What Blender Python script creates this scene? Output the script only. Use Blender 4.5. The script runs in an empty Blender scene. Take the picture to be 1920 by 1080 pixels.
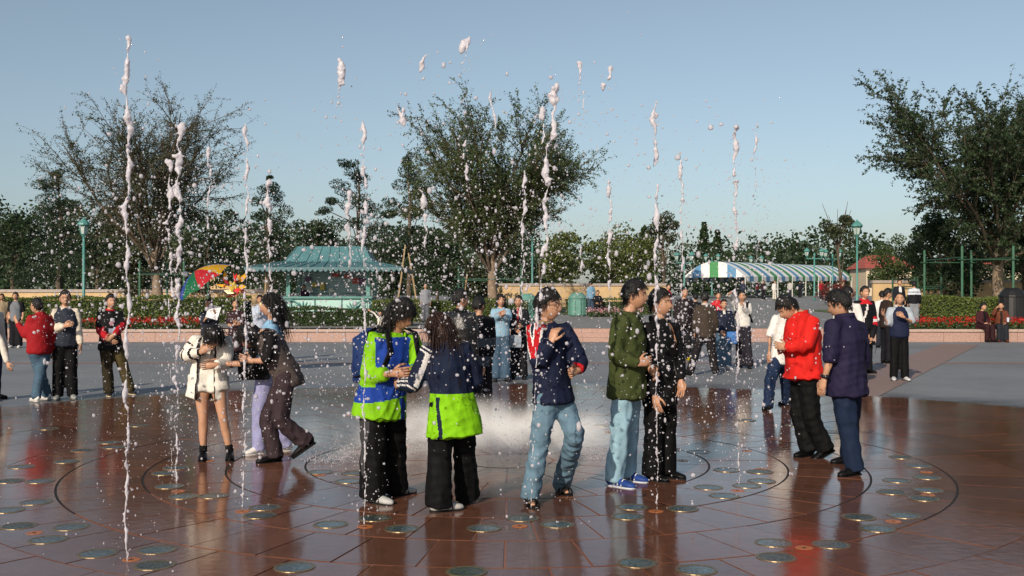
import bpy, math, random
import numpy as np
from mathutils import Vector
R = math.radians
SC = bpy.context.scene
COL = SC.collection

# ------------------------------------------------------------------ camera, sky, sun, exposure
F = 1960.0; HZ = 556.0; CAMH = 1.6          # focal length and horizon row (1920 px wide), eye height
cd = bpy.data.cameras.new('camera'); cam = bpy.data.objects.new('camera', cd); COL.objects.link(cam)
cd.sensor_width = 36.0; cd.lens = F / 1920 * 36; cd.shift_y = (HZ - 540) / 1920
cd.clip_start = 0.05; cd.clip_end = 5000
cam.location = (0, 0, CAMH); cam.rotation_euler = (R(90), 0, 0)
SC.camera = cam
SUN_EL, SUN_AZ = 26.0, 24.0                  # shadows run 24 degrees right of straight ahead
w = bpy.data.worlds.new('World'); SC.world = w; w.use_nodes = True
wn = w.node_tree.nodes; wl = w.node_tree.links
sky = wn.new('ShaderNodeTexSky'); sky.sky_type = 'NISHITA'; sky.sun_disc = False
sky.sun_elevation = R(SUN_EL); sky.sun_rotation = R(180 + SUN_AZ)
sky.air_density = 1.0; sky.dust_density = 1.2; sky.ozone_density = 3.0
hs = wn.new('ShaderNodeHueSaturation'); hs.inputs['Saturation'].default_value = .72; hs.inputs['Hue'].default_value = .488
wl.new(sky.outputs[0], hs.inputs['Color']); wl.new(hs.outputs[0], wn['Background'].inputs[0]); wn['Background'].inputs[1].default_value = 0.105
sl = bpy.data.lights.new('sun', 'SUN'); sl.energy = 4.6; sl.angle = R(0.5); sl.color = (1.0, 0.87, 0.70)
so = bpy.data.objects.new('sun', sl); COL.objects.link(so)
a, e = R(SUN_AZ), R(SUN_EL)
so.rotation_euler = Vector((math.sin(a) * math.cos(e), math.cos(a) * math.cos(e), -math.sin(e))).to_track_quat('-Z', 'Y').to_euler()
SC.view_settings.view_transform = 'Standard'; SC.view_settings.look = 'None'
SC.view_settings.exposure = 0.0; SC.view_settings.gamma = 1.0; SC.view_settings.use_curve_mapping = False
SC.cycles.max_bounces = 6; SC.cycles.volume_bounces = 3; SC.cycles.transparent_max_bounces = 8

# ------------------------------------------------------------------ helpers
def P(px, py, Y):
    return np.array(((px - 960) / F * Y, Y, CAMH - (py - HZ) * Y / F))
def gY(py, z=0.0):
    return F * (CAMH - z) / (py - HZ)
def G(px, py, z=0.0):
    return P(px, py, gY(py, z))
def lin(h):
    h = h.lstrip('#'); v = [int(h[i:i + 2], 16) / 255 for i in (0, 2, 4)]
    return tuple(x / 12.92 if x <= .04045 else ((x + .055) / 1.055) ** 2.4 for x in v)
def nrm(v):
    v = np.asarray(v, float); return v / (np.linalg.norm(v) + 1e-9)
def sstep(x, a, b):
    t = np.clip((x - a) / (b - a), 0, 1); return t * t * (3 - 2 * t)

MATS = {}
def mat(name, col, rough=0.6, metal=0.0, bump=0.0, bscale=40.0, var=0.12, vscale=6.0, spec=0.5, trans=0.0, leaf=False, coat=0.0, sheen=0.0, isl=0.0):
    if name in MATS: return MATS[name]
    if isinstance(col, str): col = lin(col)
    m = bpy.data.materials.new(name); m.use_nodes = True
    n = m.node_tree.nodes; l = m.node_tree.links; b = n['Principled BSDF']
    b.inputs['Roughness'].default_value = rough; b.inputs['Metallic'].default_value = metal
    b.inputs['Specular IOR Level'].default_value = spec
    b.inputs['Transmission Weight'].default_value = trans
    b.inputs['Coat Weight'].default_value = coat
    b.inputs['Sheen Weight'].default_value = sheen
    tc = n.new('ShaderNodeTexCoord'); nz = n.new('ShaderNodeTexNoise')
    nz.inputs['Scale'].default_value = vscale; nz.inputs['Detail'].default_value = 5
    l.new(tc.outputs['Object'], nz.inputs['Vector'])
    mr = n.new('ShaderNodeMapRange'); mr.inputs[1].default_value = .3; mr.inputs[2].default_value = .7
    mr.inputs[3].default_value = 1 - var; mr.inputs[4].default_value = 1 + var
    l.new(nz.outputs[0], mr.inputs[0])
    val = mr.outputs[0]
    if isl:
        ge = n.new('ShaderNodeNewGeometry'); m2 = n.new('ShaderNodeMapRange')
        m2.inputs[3].default_value = 1 - isl; m2.inputs[4].default_value = 1 + isl
        l.new(ge.outputs['Random Per Island'], m2.inputs[0])
        mu = n.new('ShaderNodeMath'); mu.operation = 'MULTIPLY'
        l.new(val, mu.inputs[0]); l.new(m2.outputs[0], mu.inputs[1]); val = mu.outputs[0]
    vm = n.new('ShaderNodeVectorMath'); vm.operation = 'SCALE'; vm.inputs[0].default_value = col[:3]
    l.new(val, vm.inputs['Scale']); l.new(vm.outputs[0], b.inputs['Base Color'])
    if bump:
        nb = n.new('ShaderNodeTexNoise'); nb.inputs['Scale'].default_value = bscale; nb.inputs['Detail'].default_value = 4
        l.new(tc.outputs['Object'], nb.inputs['Vector'])
        bp = n.new('ShaderNodeBump'); bp.inputs['Strength'].default_value = bump; bp.inputs['Distance'].default_value = 0.02
        l.new(nb.outputs[0], bp.inputs['Height']); l.new(bp.outputs[0], b.inputs['Normal'])
    if leaf:
        tr = n.new('ShaderNodeBsdfTranslucent'); mx = n.new('ShaderNodeMixShader'); mx.inputs[0].default_value = .3
        l.new(vm.outputs[0], tr.inputs[0]); l.new(b.outputs[0], mx.inputs[1]); l.new(tr.outputs[0], mx.inputs[2])
        l.new(mx.outputs[0], n['Material Output'].inputs[0])
    MATS[name] = m
    return m

def raw_mesh(name, v, loops, counts, midx=None, mats=(), smooth=True):
    me = bpy.data.meshes.new(name)
    v = np.asarray(v, np.float32); loops = np.asarray(loops, np.int32); counts = np.asarray(counts, np.int32)
    me.vertices.add(len(v)); me.vertices.foreach_set('co', v.ravel())
    me.loops.add(len(loops)); me.loops.foreach_set('vertex_index', loops)
    me.polygons.add(len(counts))
    st = np.zeros(len(counts), np.int32); st[1:] = np.cumsum(counts)[:-1]
    me.polygons.foreach_set('loop_start', st)
    for m in mats: me.materials.append(m)
    if midx is not None: me.polygons.foreach_set('material_index', np.asarray(midx, np.int32))
    me.polygons.foreach_set('use_smooth', np.full(len(counts), bool(smooth)))
    me.update(calc_edges=True); me.validate()
    return me

def link(name, me, parent=None, loc=None):
    o = bpy.data.objects.new(name, me); COL.objects.link(o)
    if parent is not None:
        o.parent = parent
    if loc is not None: o.location = loc
    return o
def tag(o, label=None, cat=None, group=None, kind=None):
    if label: o['label'] = label
    if cat: o['category'] = cat
    if group: o['group'] = group
    if kind: o['kind'] = kind
    return o
def thing(name, loc, label, cat, group=None):
    o = bpy.data.objects.new(name, None); COL.objects.link(o); o.location = tuple(float(q) for q in loc)
    o.empty_display_size = .2; o['_w'] = [float(q) for q in loc]
    return tag(o, label, cat, group)

class MB:
    """collects closed shapes; build() turns them into one mesh object"""
    def __init__(s): s.v = []; s.f = []; s.m = []; s.n = 0
    def add(s, v, f, m=0):
        v = np.asarray(v, float).reshape(-1, 3)
        s.v.append(v); s.f += [tuple(int(i) + s.n for i in q) for q in f]; s.m += [m] * len(f); s.n += len(v)
    def box(s, c, size, m=0, ax=None):
        c = np.asarray(c, float); h = np.asarray(size, float) / 2
        A = np.eye(3) if ax is None else np.asarray(ax, float)
        q = np.array([[x, y, z] for z in (-1, 1) for y in (-1, 1) for x in (-1, 1)]) * h
        s.add(c + q @ A, [(0, 2, 3, 1), (4, 5, 7, 6), (0, 1, 5, 4), (2, 6, 7, 3), (0, 4, 6, 2), (1, 3, 7, 5)], m)
    def tube(s, pts, ra, rb=None, lat=None, n=10, m=0, dome=0.5, cap=True):
        pts = np.asarray(pts, float); k = len(pts)
        ra = np.broadcast_to(np.asarray(ra, float), (k,)).copy(); rb = ra.copy() if rb is None else np.broadcast_to(np.asarray(rb, float), (k,)).copy()
        t = np.gradient(pts, axis=0); t /= (np.linalg.norm(t, axis=1)[:, None] + 1e-9)
        if lat is None: lat = np.array((1., 0, 0)) if abs(t[0][0]) < .8 else np.array((0, 1., 0))
        lat = np.broadcast_to(np.asarray(lat, float), (k, 3))
        if dome and cap:
            d0 = min(ra[0], rb[0]) * dome; d1 = min(ra[-1], rb[-1]) * dome
            pts = np.vstack([pts[0] - t[0] * d0, pts, pts[-1] + t[-1] * d1]); t = np.vstack([t[0], t, t[-1]]); lat = np.vstack([lat[0], lat, lat[-1]])
            ra = np.r_[ra[0] * .62, ra, ra[-1] * .62]; rb = np.r_[rb[0] * .62, rb, rb[-1] * .62]; k += 2
        la = lat - (lat * t).sum(1)[:, None] * t; la /= (np.linalg.norm(la, axis=1)[:, None] + 1e-9)
        bi = np.cross(t, la)
        th = np.arange(n) * 2 * math.pi / n
        v = pts[:, None] + ra[:, None, None] * np.cos(th)[None, :, None] * la[:, None] + rb[:, None, None] * np.sin(th)[None, :, None] * bi[:, None]
        f = [(i * n + j, i * n + (j + 1) % n, (i + 1) * n + (j + 1) % n, (i + 1) * n + j) for i in range(k - 1) for j in range(n)]
        if cap: f += [tuple(range(n - 1, -1, -1)), tuple((k - 1) * n + j for j in range(n))]
        s.add(v.reshape(-1, 3), f, m)
    def ball(s, c, r, A=None, nu=10, nv=7, m=0):
        r = np.broadcast_to(np.asarray(r, float), (3,)); A = np.eye(3) if A is None else np.asarray(A)
        v = [(0, 0, -1)] + [(math.cos(2 * math.pi * j / nu) * math.cos(x), math.sin(2 * math.pi * j / nu) * math.cos(x), math.sin(x))
             for x in [(-.5 + (i + 1) / nv) * math.pi for i in range(nv - 1)] for j in range(nu)] + [(0, 0, 1)]
        f = [(0, 1 + (j + 1) % nu, 1 + j) for j in range(nu)]
        for i in range(nv - 2):
            f += [(1 + i * nu + j, 1 + i * nu + (j + 1) % nu, 1 + (i + 1) * nu + (j + 1) % nu, 1 + (i + 1) * nu + j) for j in range(nu)]
        b = 1 + (nv - 2) * nu; f += [(b + j, b + (j + 1) % nu, b + nu) for j in range(nu)]
        s.add(np.asarray(c, float) + (np.array(v) * r) @ A, f, m)
    def quad(s, a, b, c, d, m=0): s.add([a, b, c, d], [(0, 1, 2, 3)], m)
    def arrays(s):
        return np.vstack(s.v), s.f, s.m
    def build(s, name, mats, parent=None, smooth=False, loc=None):
        v, f, m = s.arrays()
        if not isinstance(mats, (list, tuple)): mats = [mats]
        if loc is None and parent is not None: org = np.array(parent['_w'])
        else: org = np.zeros(3) if loc is None else np.asarray(loc, float)
        me = raw_mesh(name, v - org, [i for q in f for i in q], [len(q) for q in f], m, mats, smooth)
        o = link(name, me, parent, tuple(org) if parent is None else None)
        if parent is not None: o['_w'] = [float(q) for q in org]
        else: o['_w'] = [float(q) for q in org]
        return o

# voxel remesh in a throw-away scene
TMP = bpy.data.scenes.new('tmp')
def remesh(mb, voxel, it=3):
    v, f, m = mb.arrays()
    me = raw_mesh('t', v, [i for q in f for i in q], [len(q) for q in f])
    o = bpy.data.objects.new('t', me); TMP.collection.objects.link(o)
    md = o.modifiers.new('r', 'REMESH'); md.mode = 'VOXEL'; md.voxel_size = voxel
    vl = TMP.view_layers[0]; vl.update(); dg = vl.depsgraph
    me2 = bpy.data.meshes.new_from_object(o.evaluated_get(dg), depsgraph=dg)
    nv = len(me2.vertices); co = np.zeros(nv * 3, np.float32); me2.vertices.foreach_get('co', co); co = co.reshape(-1, 3).astype(float)
    lp = np.zeros(len(me2.loops), np.int32); me2.loops.foreach_get('vertex_index', lp)
    ct = np.zeros(len(me2.polygons), np.int32); me2.polygons.foreach_get('loop_total', ct)
    ed = np.zeros(len(me2.edges) * 2, np.int32); me2.edges.foreach_get('vertices', ed); ed = ed.reshape(-1, 2)
    bpy.data.objects.remove(o); bpy.data.meshes.remove(me); bpy.data.meshes.remove(me2)
    deg = np.bincount(ed.ravel(), minlength=nv)[:, None] + 1e-9
    for _ in range(it):
        s = np.zeros_like(co)
        for k in range(3):
            s[:, k] = np.bincount(ed[:, 0], co[ed[:, 1], k], nv) + np.bincount(ed[:, 1], co[ed[:, 0], k], nv)
        co = co + .55 * (s / deg - co)
    return co, lp.reshape(-1, 4) if (ct == 4).all() else (lp, ct)
def vnormals(v, q):
    n = np.cross(v[q[:, 2]] - v[q[:, 0]], v[q[:, 3]] - v[q[:, 1]])
    o = np.zeros_like(v)
    for k in range(4):
        for d in range(3): o[:, d] += np.bincount(q[:, k], n[:, d], len(v))
    return o / (np.linalg.norm(o, axis=1)[:, None] + 1e-12)
def leaves(rng, pts, size, flat=0.0, aspect=.55, up=None):
    """one small rhombic leaf per point"""
    n = len(pts); d = rng.normal(size=(n, 3)); d[:, 2] *= (1 - flat)
    if up is not None: d = d + np.asarray(up)
    d /= np.linalg.norm(d, axis=1)[:, None]
    s = np.cross(d, rng.normal(size=(n, 3))); s /= np.linalg.norm(s, axis=1)[:, None]
    L = size * rng.uniform(.6, 1.4, n)[:, None]
    v = np.stack([pts - d * L * .5, pts + s * L * aspect * .5, pts + d * L * .5, pts - s * L * aspect * .5], 1).reshape(-1, 3)
    return v
def leaf_obj(name, v, m, parent, org):
    n = len(v) // 4
    me = raw_mesh(name, v - np.asarray(org), np.arange(n * 4), np.full(n, 4), None, [m], False)
    o = link(name, me, parent); o['_w'] = [float(q) for q in org]
    return o
# ================================================================== SETTING
def wet_mat(name, col, rough0, rough1, var=.25, gscale=160, streak=.06):
    m = bpy.data.materials.new(name); m.use_nodes = True
    n = m.node_tree.nodes; l = m.node_tree.links; b = n['Principled BSDF']
    ge = n.new('ShaderNodeNewGeometry')
    big = n.new('ShaderNodeTexNoise'); big.inputs['Scale'].default_value = .55; big.inputs['Detail'].default_value = 4
    fine = n.new('ShaderNodeTexNoise'); fine.inputs['Scale'].default_value = gscale; fine.inputs['Detail'].default_value = 2
    mid = n.new('ShaderNodeTexNoise'); mid.inputs['Scale'].default_value = 9; mid.inputs['Detail'].default_value = 5
    for q in (big, fine, mid): l.new(ge.outputs['Position'], q.inputs['Vector'])
    r = n.new('ShaderNodeMapRange'); r.inputs[1].default_value = .35; r.inputs[2].default_value = .65
    r.inputs[3].default_value = rough0; r.inputs[4].default_value = rough1
    l.new(big.outputs[0], r.inputs[0]); l.new(r.outputs[0], b.inputs['Roughness'])
    ad = n.new('ShaderNodeMath'); ad.operation = 'ADD'; l.new(fine.outputs[0], ad.inputs[0]); l.new(mid.outputs[0], ad.inputs[1])
    mr = n.new('ShaderNodeMapRange'); mr.inputs[1].default_value = .7; mr.inputs[2].default_value = 1.3
    mr.inputs[3].default_value = 1 - var; mr.inputs[4].default_value = 1 + var; l.new(ad.outputs[0], mr.inputs[0])
    rnd = n.new('ShaderNodeObjectInfo'); m3 = n.new('ShaderNodeMapRange'); m3.inputs[3].default_value = .82; m3.inputs[4].default_value = 1.15
    l.new(rnd.outputs['Random'], m3.inputs[0])
    mu = n.new('ShaderNodeMath'); mu.operation = 'MULTIPLY'; l.new(mr.outputs[0], mu.inputs[0]); l.new(m3.outputs[0], mu.inputs[1])
    vm = n.new('ShaderNodeVectorMath'); vm.operation = 'SCALE'; vm.inputs[0].default_value = col
    l.new(mu.outputs[0], vm.inputs['Scale']); l.new(vm.outputs[0], b.inputs['Base Color'])
    bn = n.new('ShaderNodeTexNoise'); bn.inputs['Scale'].default_value = 14; bn.inputs['Detail'].default_value = 3; l.new(ge.outputs['Position'], bn.inputs['Vector'])
    b2 = n.new('ShaderNodeMath'); b2.operation = 'MULTIPLY_ADD'; b2.inputs[1].default_value = .12; l.new(fine.outputs[0], b2.inputs[0]); l.new(bn.outputs[0], b2.inputs[2])
    bp = n.new('ShaderNodeBump'); bp.inputs['Strength'].default_value = streak; bp.inputs['Distance'].default_value = .02
    l.new(b2.outputs[0], bp.inputs['Height']); l.new(bp.outputs[0], b.inputs['Normal'])
    b.inputs['IOR'].default_value = 1.38
    MATS[name] = m
    return m
M_granite = wet_mat('wet_brown_granite', (.128, .055, .035), .06, .17)
M_joint = mat('rust_joint', (.26, .085, .03), .35)
M_black = mat('open_slot_black', (.006, .005, .005), .9)

def paving_mat():
    m = bpy.data.materials.new('grey_pavers'); m.use_nodes = True
    n = m.node_tree.nodes; l = m.node_tree.links; b = n['Principled BSDF']
    ge = n.new('ShaderNodeNewGeometry'); br = n.new('ShaderNodeTexBrick')
    br.inputs['Scale'].default_value = 1.0; br.inputs['Brick Width'].default_value = .2; br.inputs['Row Height'].default_value = .1
    br.inputs['Mortar Size'].default_value = .006; br.inputs['Color1'].default_value = (.185, .195, .21, 1); br.inputs['Color2'].default_value = (.22, .225, .235, 1)
    br.inputs['Mortar'].default_value = (.11, .11, .115, 1)
    l.new(ge.outputs['Position'], br.inputs['Vector'])
    # damp band round the fountain: splashed water darkens and glosses the stone
    sub = n.new('ShaderNodeVectorMath'); sub.operation = 'DISTANCE'; sub.inputs[1].default_value = (-.044, 10.12, 0)
    l.new(ge.outputs['Position'], sub.inputs[0])
    nz = n.new('ShaderNodeTexNoise'); nz.inputs['Scale'].default_value = .8; nz.inputs['Detail'].default_value = 6
    st = n.new('ShaderNodeVectorMath'); st.operation = 'MULTIPLY'; st.inputs[1].default_value = (.6, 1.8, 1)
    l.new(ge.outputs['Position'], st.inputs[0]); l.new(st.outputs[0], nz.inputs['Vector'])
    ad = n.new('ShaderNodeMath'); ad.operation = 'MULTIPLY_ADD'; ad.inputs[1].default_value = 2.4; l.new(nz.outputs[0], ad.inputs[0]); l.new(sub.outputs['Value'], ad.inputs[2])
    wet = n.new('ShaderNodeMapRange'); wet.inputs[1].default_value = 10.0; wet.inputs[2].default_value = 11.3; wet.inputs[3].default_value = 1; wet.inputs[4].default_value = 0
    l.new(ad.outputs[0], wet.inputs[0])
    mx = n.new('ShaderNodeMix'); mx.data_type = 'RGBA'; mx.blend_type = 'MULTIPLY'; mx.inputs[7].default_value = (.55, .5, .5, 1)
    l.new(wet.outputs[0], mx.inputs[0]); l.new(br.outputs[0], mx.inputs[6])
    n2 = n.new('ShaderNodeTexNoise'); n2.inputs['Scale'].default_value = .35; n2.inputs['Detail'].default_value = 7; l.new(ge.outputs['Position'], n2.inputs['Vector'])
    m2 = n.new('ShaderNodeMapRange'); m2.inputs[1].default_value = .3; m2.inputs[2].default_value = .7; m2.inputs[3].default_value = .85; m2.inputs[4].default_value = 1.12
    l.new(n2.outputs[0], m2.inputs[0]); vm = n.new('ShaderNodeVectorMath'); vm.operation = 'SCALE'
    l.new(mx.outputs[2], vm.inputs[0]); l.new(m2.outputs[0], vm.inputs['Scale']); l.new(vm.outputs[0], b.inputs['Base Color'])
    rr = n.new('ShaderNodeMapRange'); rr.inputs[3].default_value = .62; rr.inputs[4].default_value = .2; l.new(wet.outputs[0], rr.inputs[0]); l.new(rr.outputs[0], b.inputs['Roughness'])
    bp = n.new('ShaderNodeBump'); bp.inputs['Strength'].default_value = .25; bp.inputs['Distance'].default_value = .01
    l.new(br.outputs['Fac'], bp.inputs['Height']); bp.invert = True; l.new(bp.outputs[0], b.inputs['Normal'])
    return m
M_pave = paving_mat()
M_pink = mat('pink_paving_band', (.24, .165, .145), .6, bump=.2, bscale=60)
M_pinkstone = mat('pink_granite', (.36, .225, .185), .6, bump=.25, bscale=90, var=.16, vscale=14, isl=.06)
M_capstone = mat('pale_granite_cap', (.40, .29, .24), .55, bump=.2, bscale=90, var=.12, vscale=12, isl=.05)
M_terr = mat('terrace_paving', (.20, .195, .19), .65, bump=.3, bscale=30, var=.14, vscale=2)
M_grass = mat('lawn', (.075, .11, .03), .8, bump=.6, bscale=60, var=.3, vscale=3)
M_earth = mat('earth', (.10, .065, .04), .9, bump=.6, bscale=30)

FC = np.array((-.044, 10.12, 0.0)); RW = 36.9            # fountain centre; row of the retaining wall
ZT = .45
def tz(Y):                                               # height of the upper terrace at distance Y
    return ZT + .0164 * (Y - RW) if Y < 110 else ZT + .0164 * (110 - RW) + .002 * (Y - 110)

m = MB(); m.quad((-260, -60, 0), (260, -60, 0), (260, RW + .1, 0), (-260, RW + .1, 0))
tag(m.build('plaza', M_pave), kind='structure')
m = MB()
ys = [RW + .9, 45, 60, 80, 110, 200, 500, 2500]
for y0, y1 in zip(ys[:-1], ys[1:]):
    m.quad((-1500, y0, tz(y0)), (1500, y0, tz(y0)), (1500, y1, tz(y1)), (-1500, y1, tz(y1)))
tag(m.build('ground', M_terr), kind='structure')
# pink bands in the paving
m = MB()
def band(p0, p1, wd, z=.004):
    p0 = np.array((*p0, z)); p1 = np.array((*p1, z)); s = nrm(np.cross(p1 - p0, (0, 0, 1))) * wd / 2
    m.quad(p0 - s, p0 + s, p1 + s, p1 - s)
band((-30, 25.1), (30, 25.1), .55)
b0, b1 = G(1575, 742), G(1800, 646)
m2 = m; m = MB(); band(b0[:2], b1[:2], 1.15, .008)
tag(m.build('paving_band', M_pink), kind='structure')
tag(m2.build('paving_band', M_pink), kind='structure')

# ---- granite fountain floor: bed + slabs + slots
RINGS = [.45, 1.2, 1.92, 2.63, 3.33, 4.01, 4.7, 5.4, 6.1, 6.8, 7.5, 8.2, 8.75]
m = MB(); N = 160
th = np.arange(N) * 2 * math.pi / N
ring = np.c_[np.cos(th) * 8.78, np.sin(th) * 8.78, np.zeros(N)] + FC
m.add(np.vstack([ring + (0, 0, .0065), ring + (0, 0, .001)]), [tuple(range(N))] + [(N + j, N + (j + 1) % N, (j + 1) % N, j) for j in range(N)])
floor = tag(m.build('fountain_floor', M_joint), kind='structure')
def slab(mb, r0, r1, a0, a1, z0=.002, z1=.0125):
    k = max(2, int((a1 - a0) * r1 / .12) + 1); t = np.linspace(a0, a1, k + 1)
    def rg(r, z): return np.c_[FC[0] + np.sin(t) * r, FC[1] - np.cos(t) * r, np.full(k + 1, z)]
    v = np.vstack([rg(r0, z1), rg(r1, z1), rg(r0, z0), rg(r1, z0)]); n = k + 1
    f = [(j, j + 1, n + j + 1, n + j)[::-1] for j in range(k)] + [(2 * n + j, 2 * n + j + 1, j + 1, j) for j in range(k)] + [(n + j, n + j + 1, 3 * n + j + 1, 3 * n + j) for j in range(k)]
    f += [(0, n, 3 * n, 2 * n), (k, 2 * n + k, 3 * n + k, n + k)]
    mb.add(v, f)
rs = random.Random(4)
slabs = []
for i in range(len(RINGS) - 1):
    r0, r1 = RINGS[i], RINGS[i + 1]; nd = 16 if r1 < 1.5 else (24 if r1 < 2.7 else 48)
    off = .5 if i % 2 else 0.0
    wide = .010 if 1 <= i <= 5 else .004
    for j in range(nd):
        a0 = (j + off) * 2 * math.pi / nd; a1 = a0 + 2 * math.pi / nd
        ac = (a0 + a1) / 2; rc = (r0 + r1) / 2
        c = FC + (math.sin(ac) * rc, -math.cos(ac) * rc, 0)
        g = (.005 if rs.random() < .6 else .009) / rc
        vis = c[1] > 4.6 and abs(c[0] / c[1]) < .56
        slabs.append((c[1] if vis else 99, r0 + (.010 if i in (2, 3, 4, 5) else .005), r1 - (.010 if i + 1 in (2, 3, 4, 5) else .005), a0 + g, a1 - g, rs.uniform(-.0012, .0012)))
slabs.sort(key=lambda q: q[0])
rest = MB()
for k, (_, r0, r1, a0, a1, dz) in enumerate(slabs):
    if k < 290:
        m = MB(); slab(m, r0, r1, a0, a1, .002, .0125 + dz); m.build('granite_slab', M_granite, floor)
    else: slab(rest, r0, r1, a0, a1, .002, .0125 + dz)
tag(rest.build('granite_slabs_far', M_granite, floor), kind='stuff')
m = MB(); slab(m, .02, .43, 0, 2 * math.pi); m.build('centre_slab', M_granite, floor)
# open drain slots in the four rings (dark arcs left and right) and some open radial joints
for R0, spans in ((1.92, [(40, 120), (-120, -40)]), (2.63, [(20, 118), (-125, -45)]), (3.33, [(28, 112), (-118, -60)]), (4.01, [(48, 106), (-128, -52)])):
    for s0, s1 in spans:
        m = MB(); slab(m, R0 - .0095, R0 + .0095, R(s0), R(s1), .003, .0092); m.build('drain_slot', M_black, floor)

# ---- in-ground lights and nozzles
M_rim = mat('brass_rim', (.22, .16, .09), .38, metal=.7, var=.3, vscale=30)
M_lens = mat('wet_glass_lens', (.06, .085, .09), .12, var=.5, vscale=30, bump=.3, bscale=40, spec=.8)
M_lens2 = mat('murky_glass_lens', (.04, .055, .05), .16, var=.8, vscale=60, bump=.5, bscale=50)
M_orange = mat('rusty_nozzle', (.36, .11, .025), .4, var=.4, vscale=40)
LIGHTS = [(1195,1060),(1306,1073),(1450,1022),(1455,1049),(1558,1025),(552,1068),(875,1076),(183,1042),(295,1035),(290,1064),(90,1016),(133,992),(35,990),(68,945),(75,905),(18,905),(15,960),(620,987),(703,975),(753,995),(908,994),(980,975),(1045,987),(497,955),(487,970),(1185,954),(1177,972),(1280,957),(1328,917),(1400,914),(1425,887),(1428,905),(1358,933),(1610,973),(1695,970),(1645,995),(1672,926),(1740,922),(1738,898),(1732,938),(1722,876),(1682,904),(1690,860),(345,934),(318,915),(310,890),(205,832),(213,841),(155,847),(125,868),(40,878),(330,880),(400,933),(600,888),(665,890),(655,905),(1362,884),(1255,845),(1310,850),(1490,800),(1400,790),(1560,812),(1130,800),(820,800),(260,800),(90,806)]
rim0 = lens0 = None
for i, (px, py) in enumerate(LIGHTS):
    p = G(px, py); p[2] = .0125
    t = thing('ground_light', p, 'round glass ground light with metal rim set flush in the wet granite', 'ground light', 'glass lights in the fountain floor')
    if i == 0:
        m = MB(); k = 28; an = np.arange(k) * 2 * math.pi / k
        prof = [(.122, .0005), (.121, .004), (.104, .005), (.100, .0025)]
        v = np.vstack([np.c_[np.cos(an) * r, np.sin(an) * r, np.full(k, z)] for r, z in prof]) + p
        m.add(v, [(a * k + j, a * k + (j + 1) % k, (a + 1) * k + (j + 1) % k, (a + 1) * k + j) for a in range(3) for j in range(k)])
        rim0 = m.build('rim', M_rim, t)
        m = MB(); v = np.vstack([np.c_[np.cos(an) * r, np.sin(an) * r, np.full(k, z)] for r, z in ((.1, .0026), (.06, .0042), (.001, .005))]) + p
        m.add(v, [(a * k + j, a * k + (j + 1) % k, (a + 1) * k + (j + 1) % k, (a + 1) * k + j) for a in range(2) for j in range(k)])
        lens0 = m.build('lens', M_lens, t, smooth=True)
    else:
        for s in (rim0, lens0):
            c = s.copy(); COL.objects.link(c); c.parent = t
            if s is lens0 and i % 3 == 0:
                c.data = c.data.copy(); c.data.materials[0] = M_lens2
NOZZ = [(65,1003),(247,1053),(335,924),(325,885),(455,962),(685,991),(975,990),(1230,962),(1383,923),(1427,882),(1675,981),(1740,931),(1737,888),(1508,1031),(600,893),(1400,848),(150,850),(500,806),(1280,866),(1142,812),(983,826),(655,781),(392,866),(760,840),(880,850)]
for i, (px, py) in enumerate(NOZZ):
    p = G(px, py); p[2] = .0125
    t = thing('water_nozzle', p, 'small rusty orange water nozzle plate let into the wet granite', 'nozzle', 'nozzle plates of the fountain')
    if i == 0:
        m = MB(); k = 18; an = np.arange(k) * 2 * math.pi / k
        v = np.vstack([np.c_[np.cos(an) * r, np.sin(an) * r, np.full(k, z)] for r, z in ((.056, .0004), (.054, .003), (.018, .0035), (.016, .0005))]) + p
        m.add(v, [(a * k + j, a * k + (j + 1) % k, (a + 1) * k + (j + 1) % k, (a + 1) * k + j) for a in range(3) for j in range(k)])
        pl0 = m.build('plate', M_orange, t)
        m = MB(); m.tube([p + (0, 0, .0008), p + (0, 0, .004)], .011, n=12, dome=0); ho0 = m.build('jet_hole', M_black, t)
    else:
        for s in (pl0, ho0):
            c = s.copy(); COL.objects.link(c); c.parent = t

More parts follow.
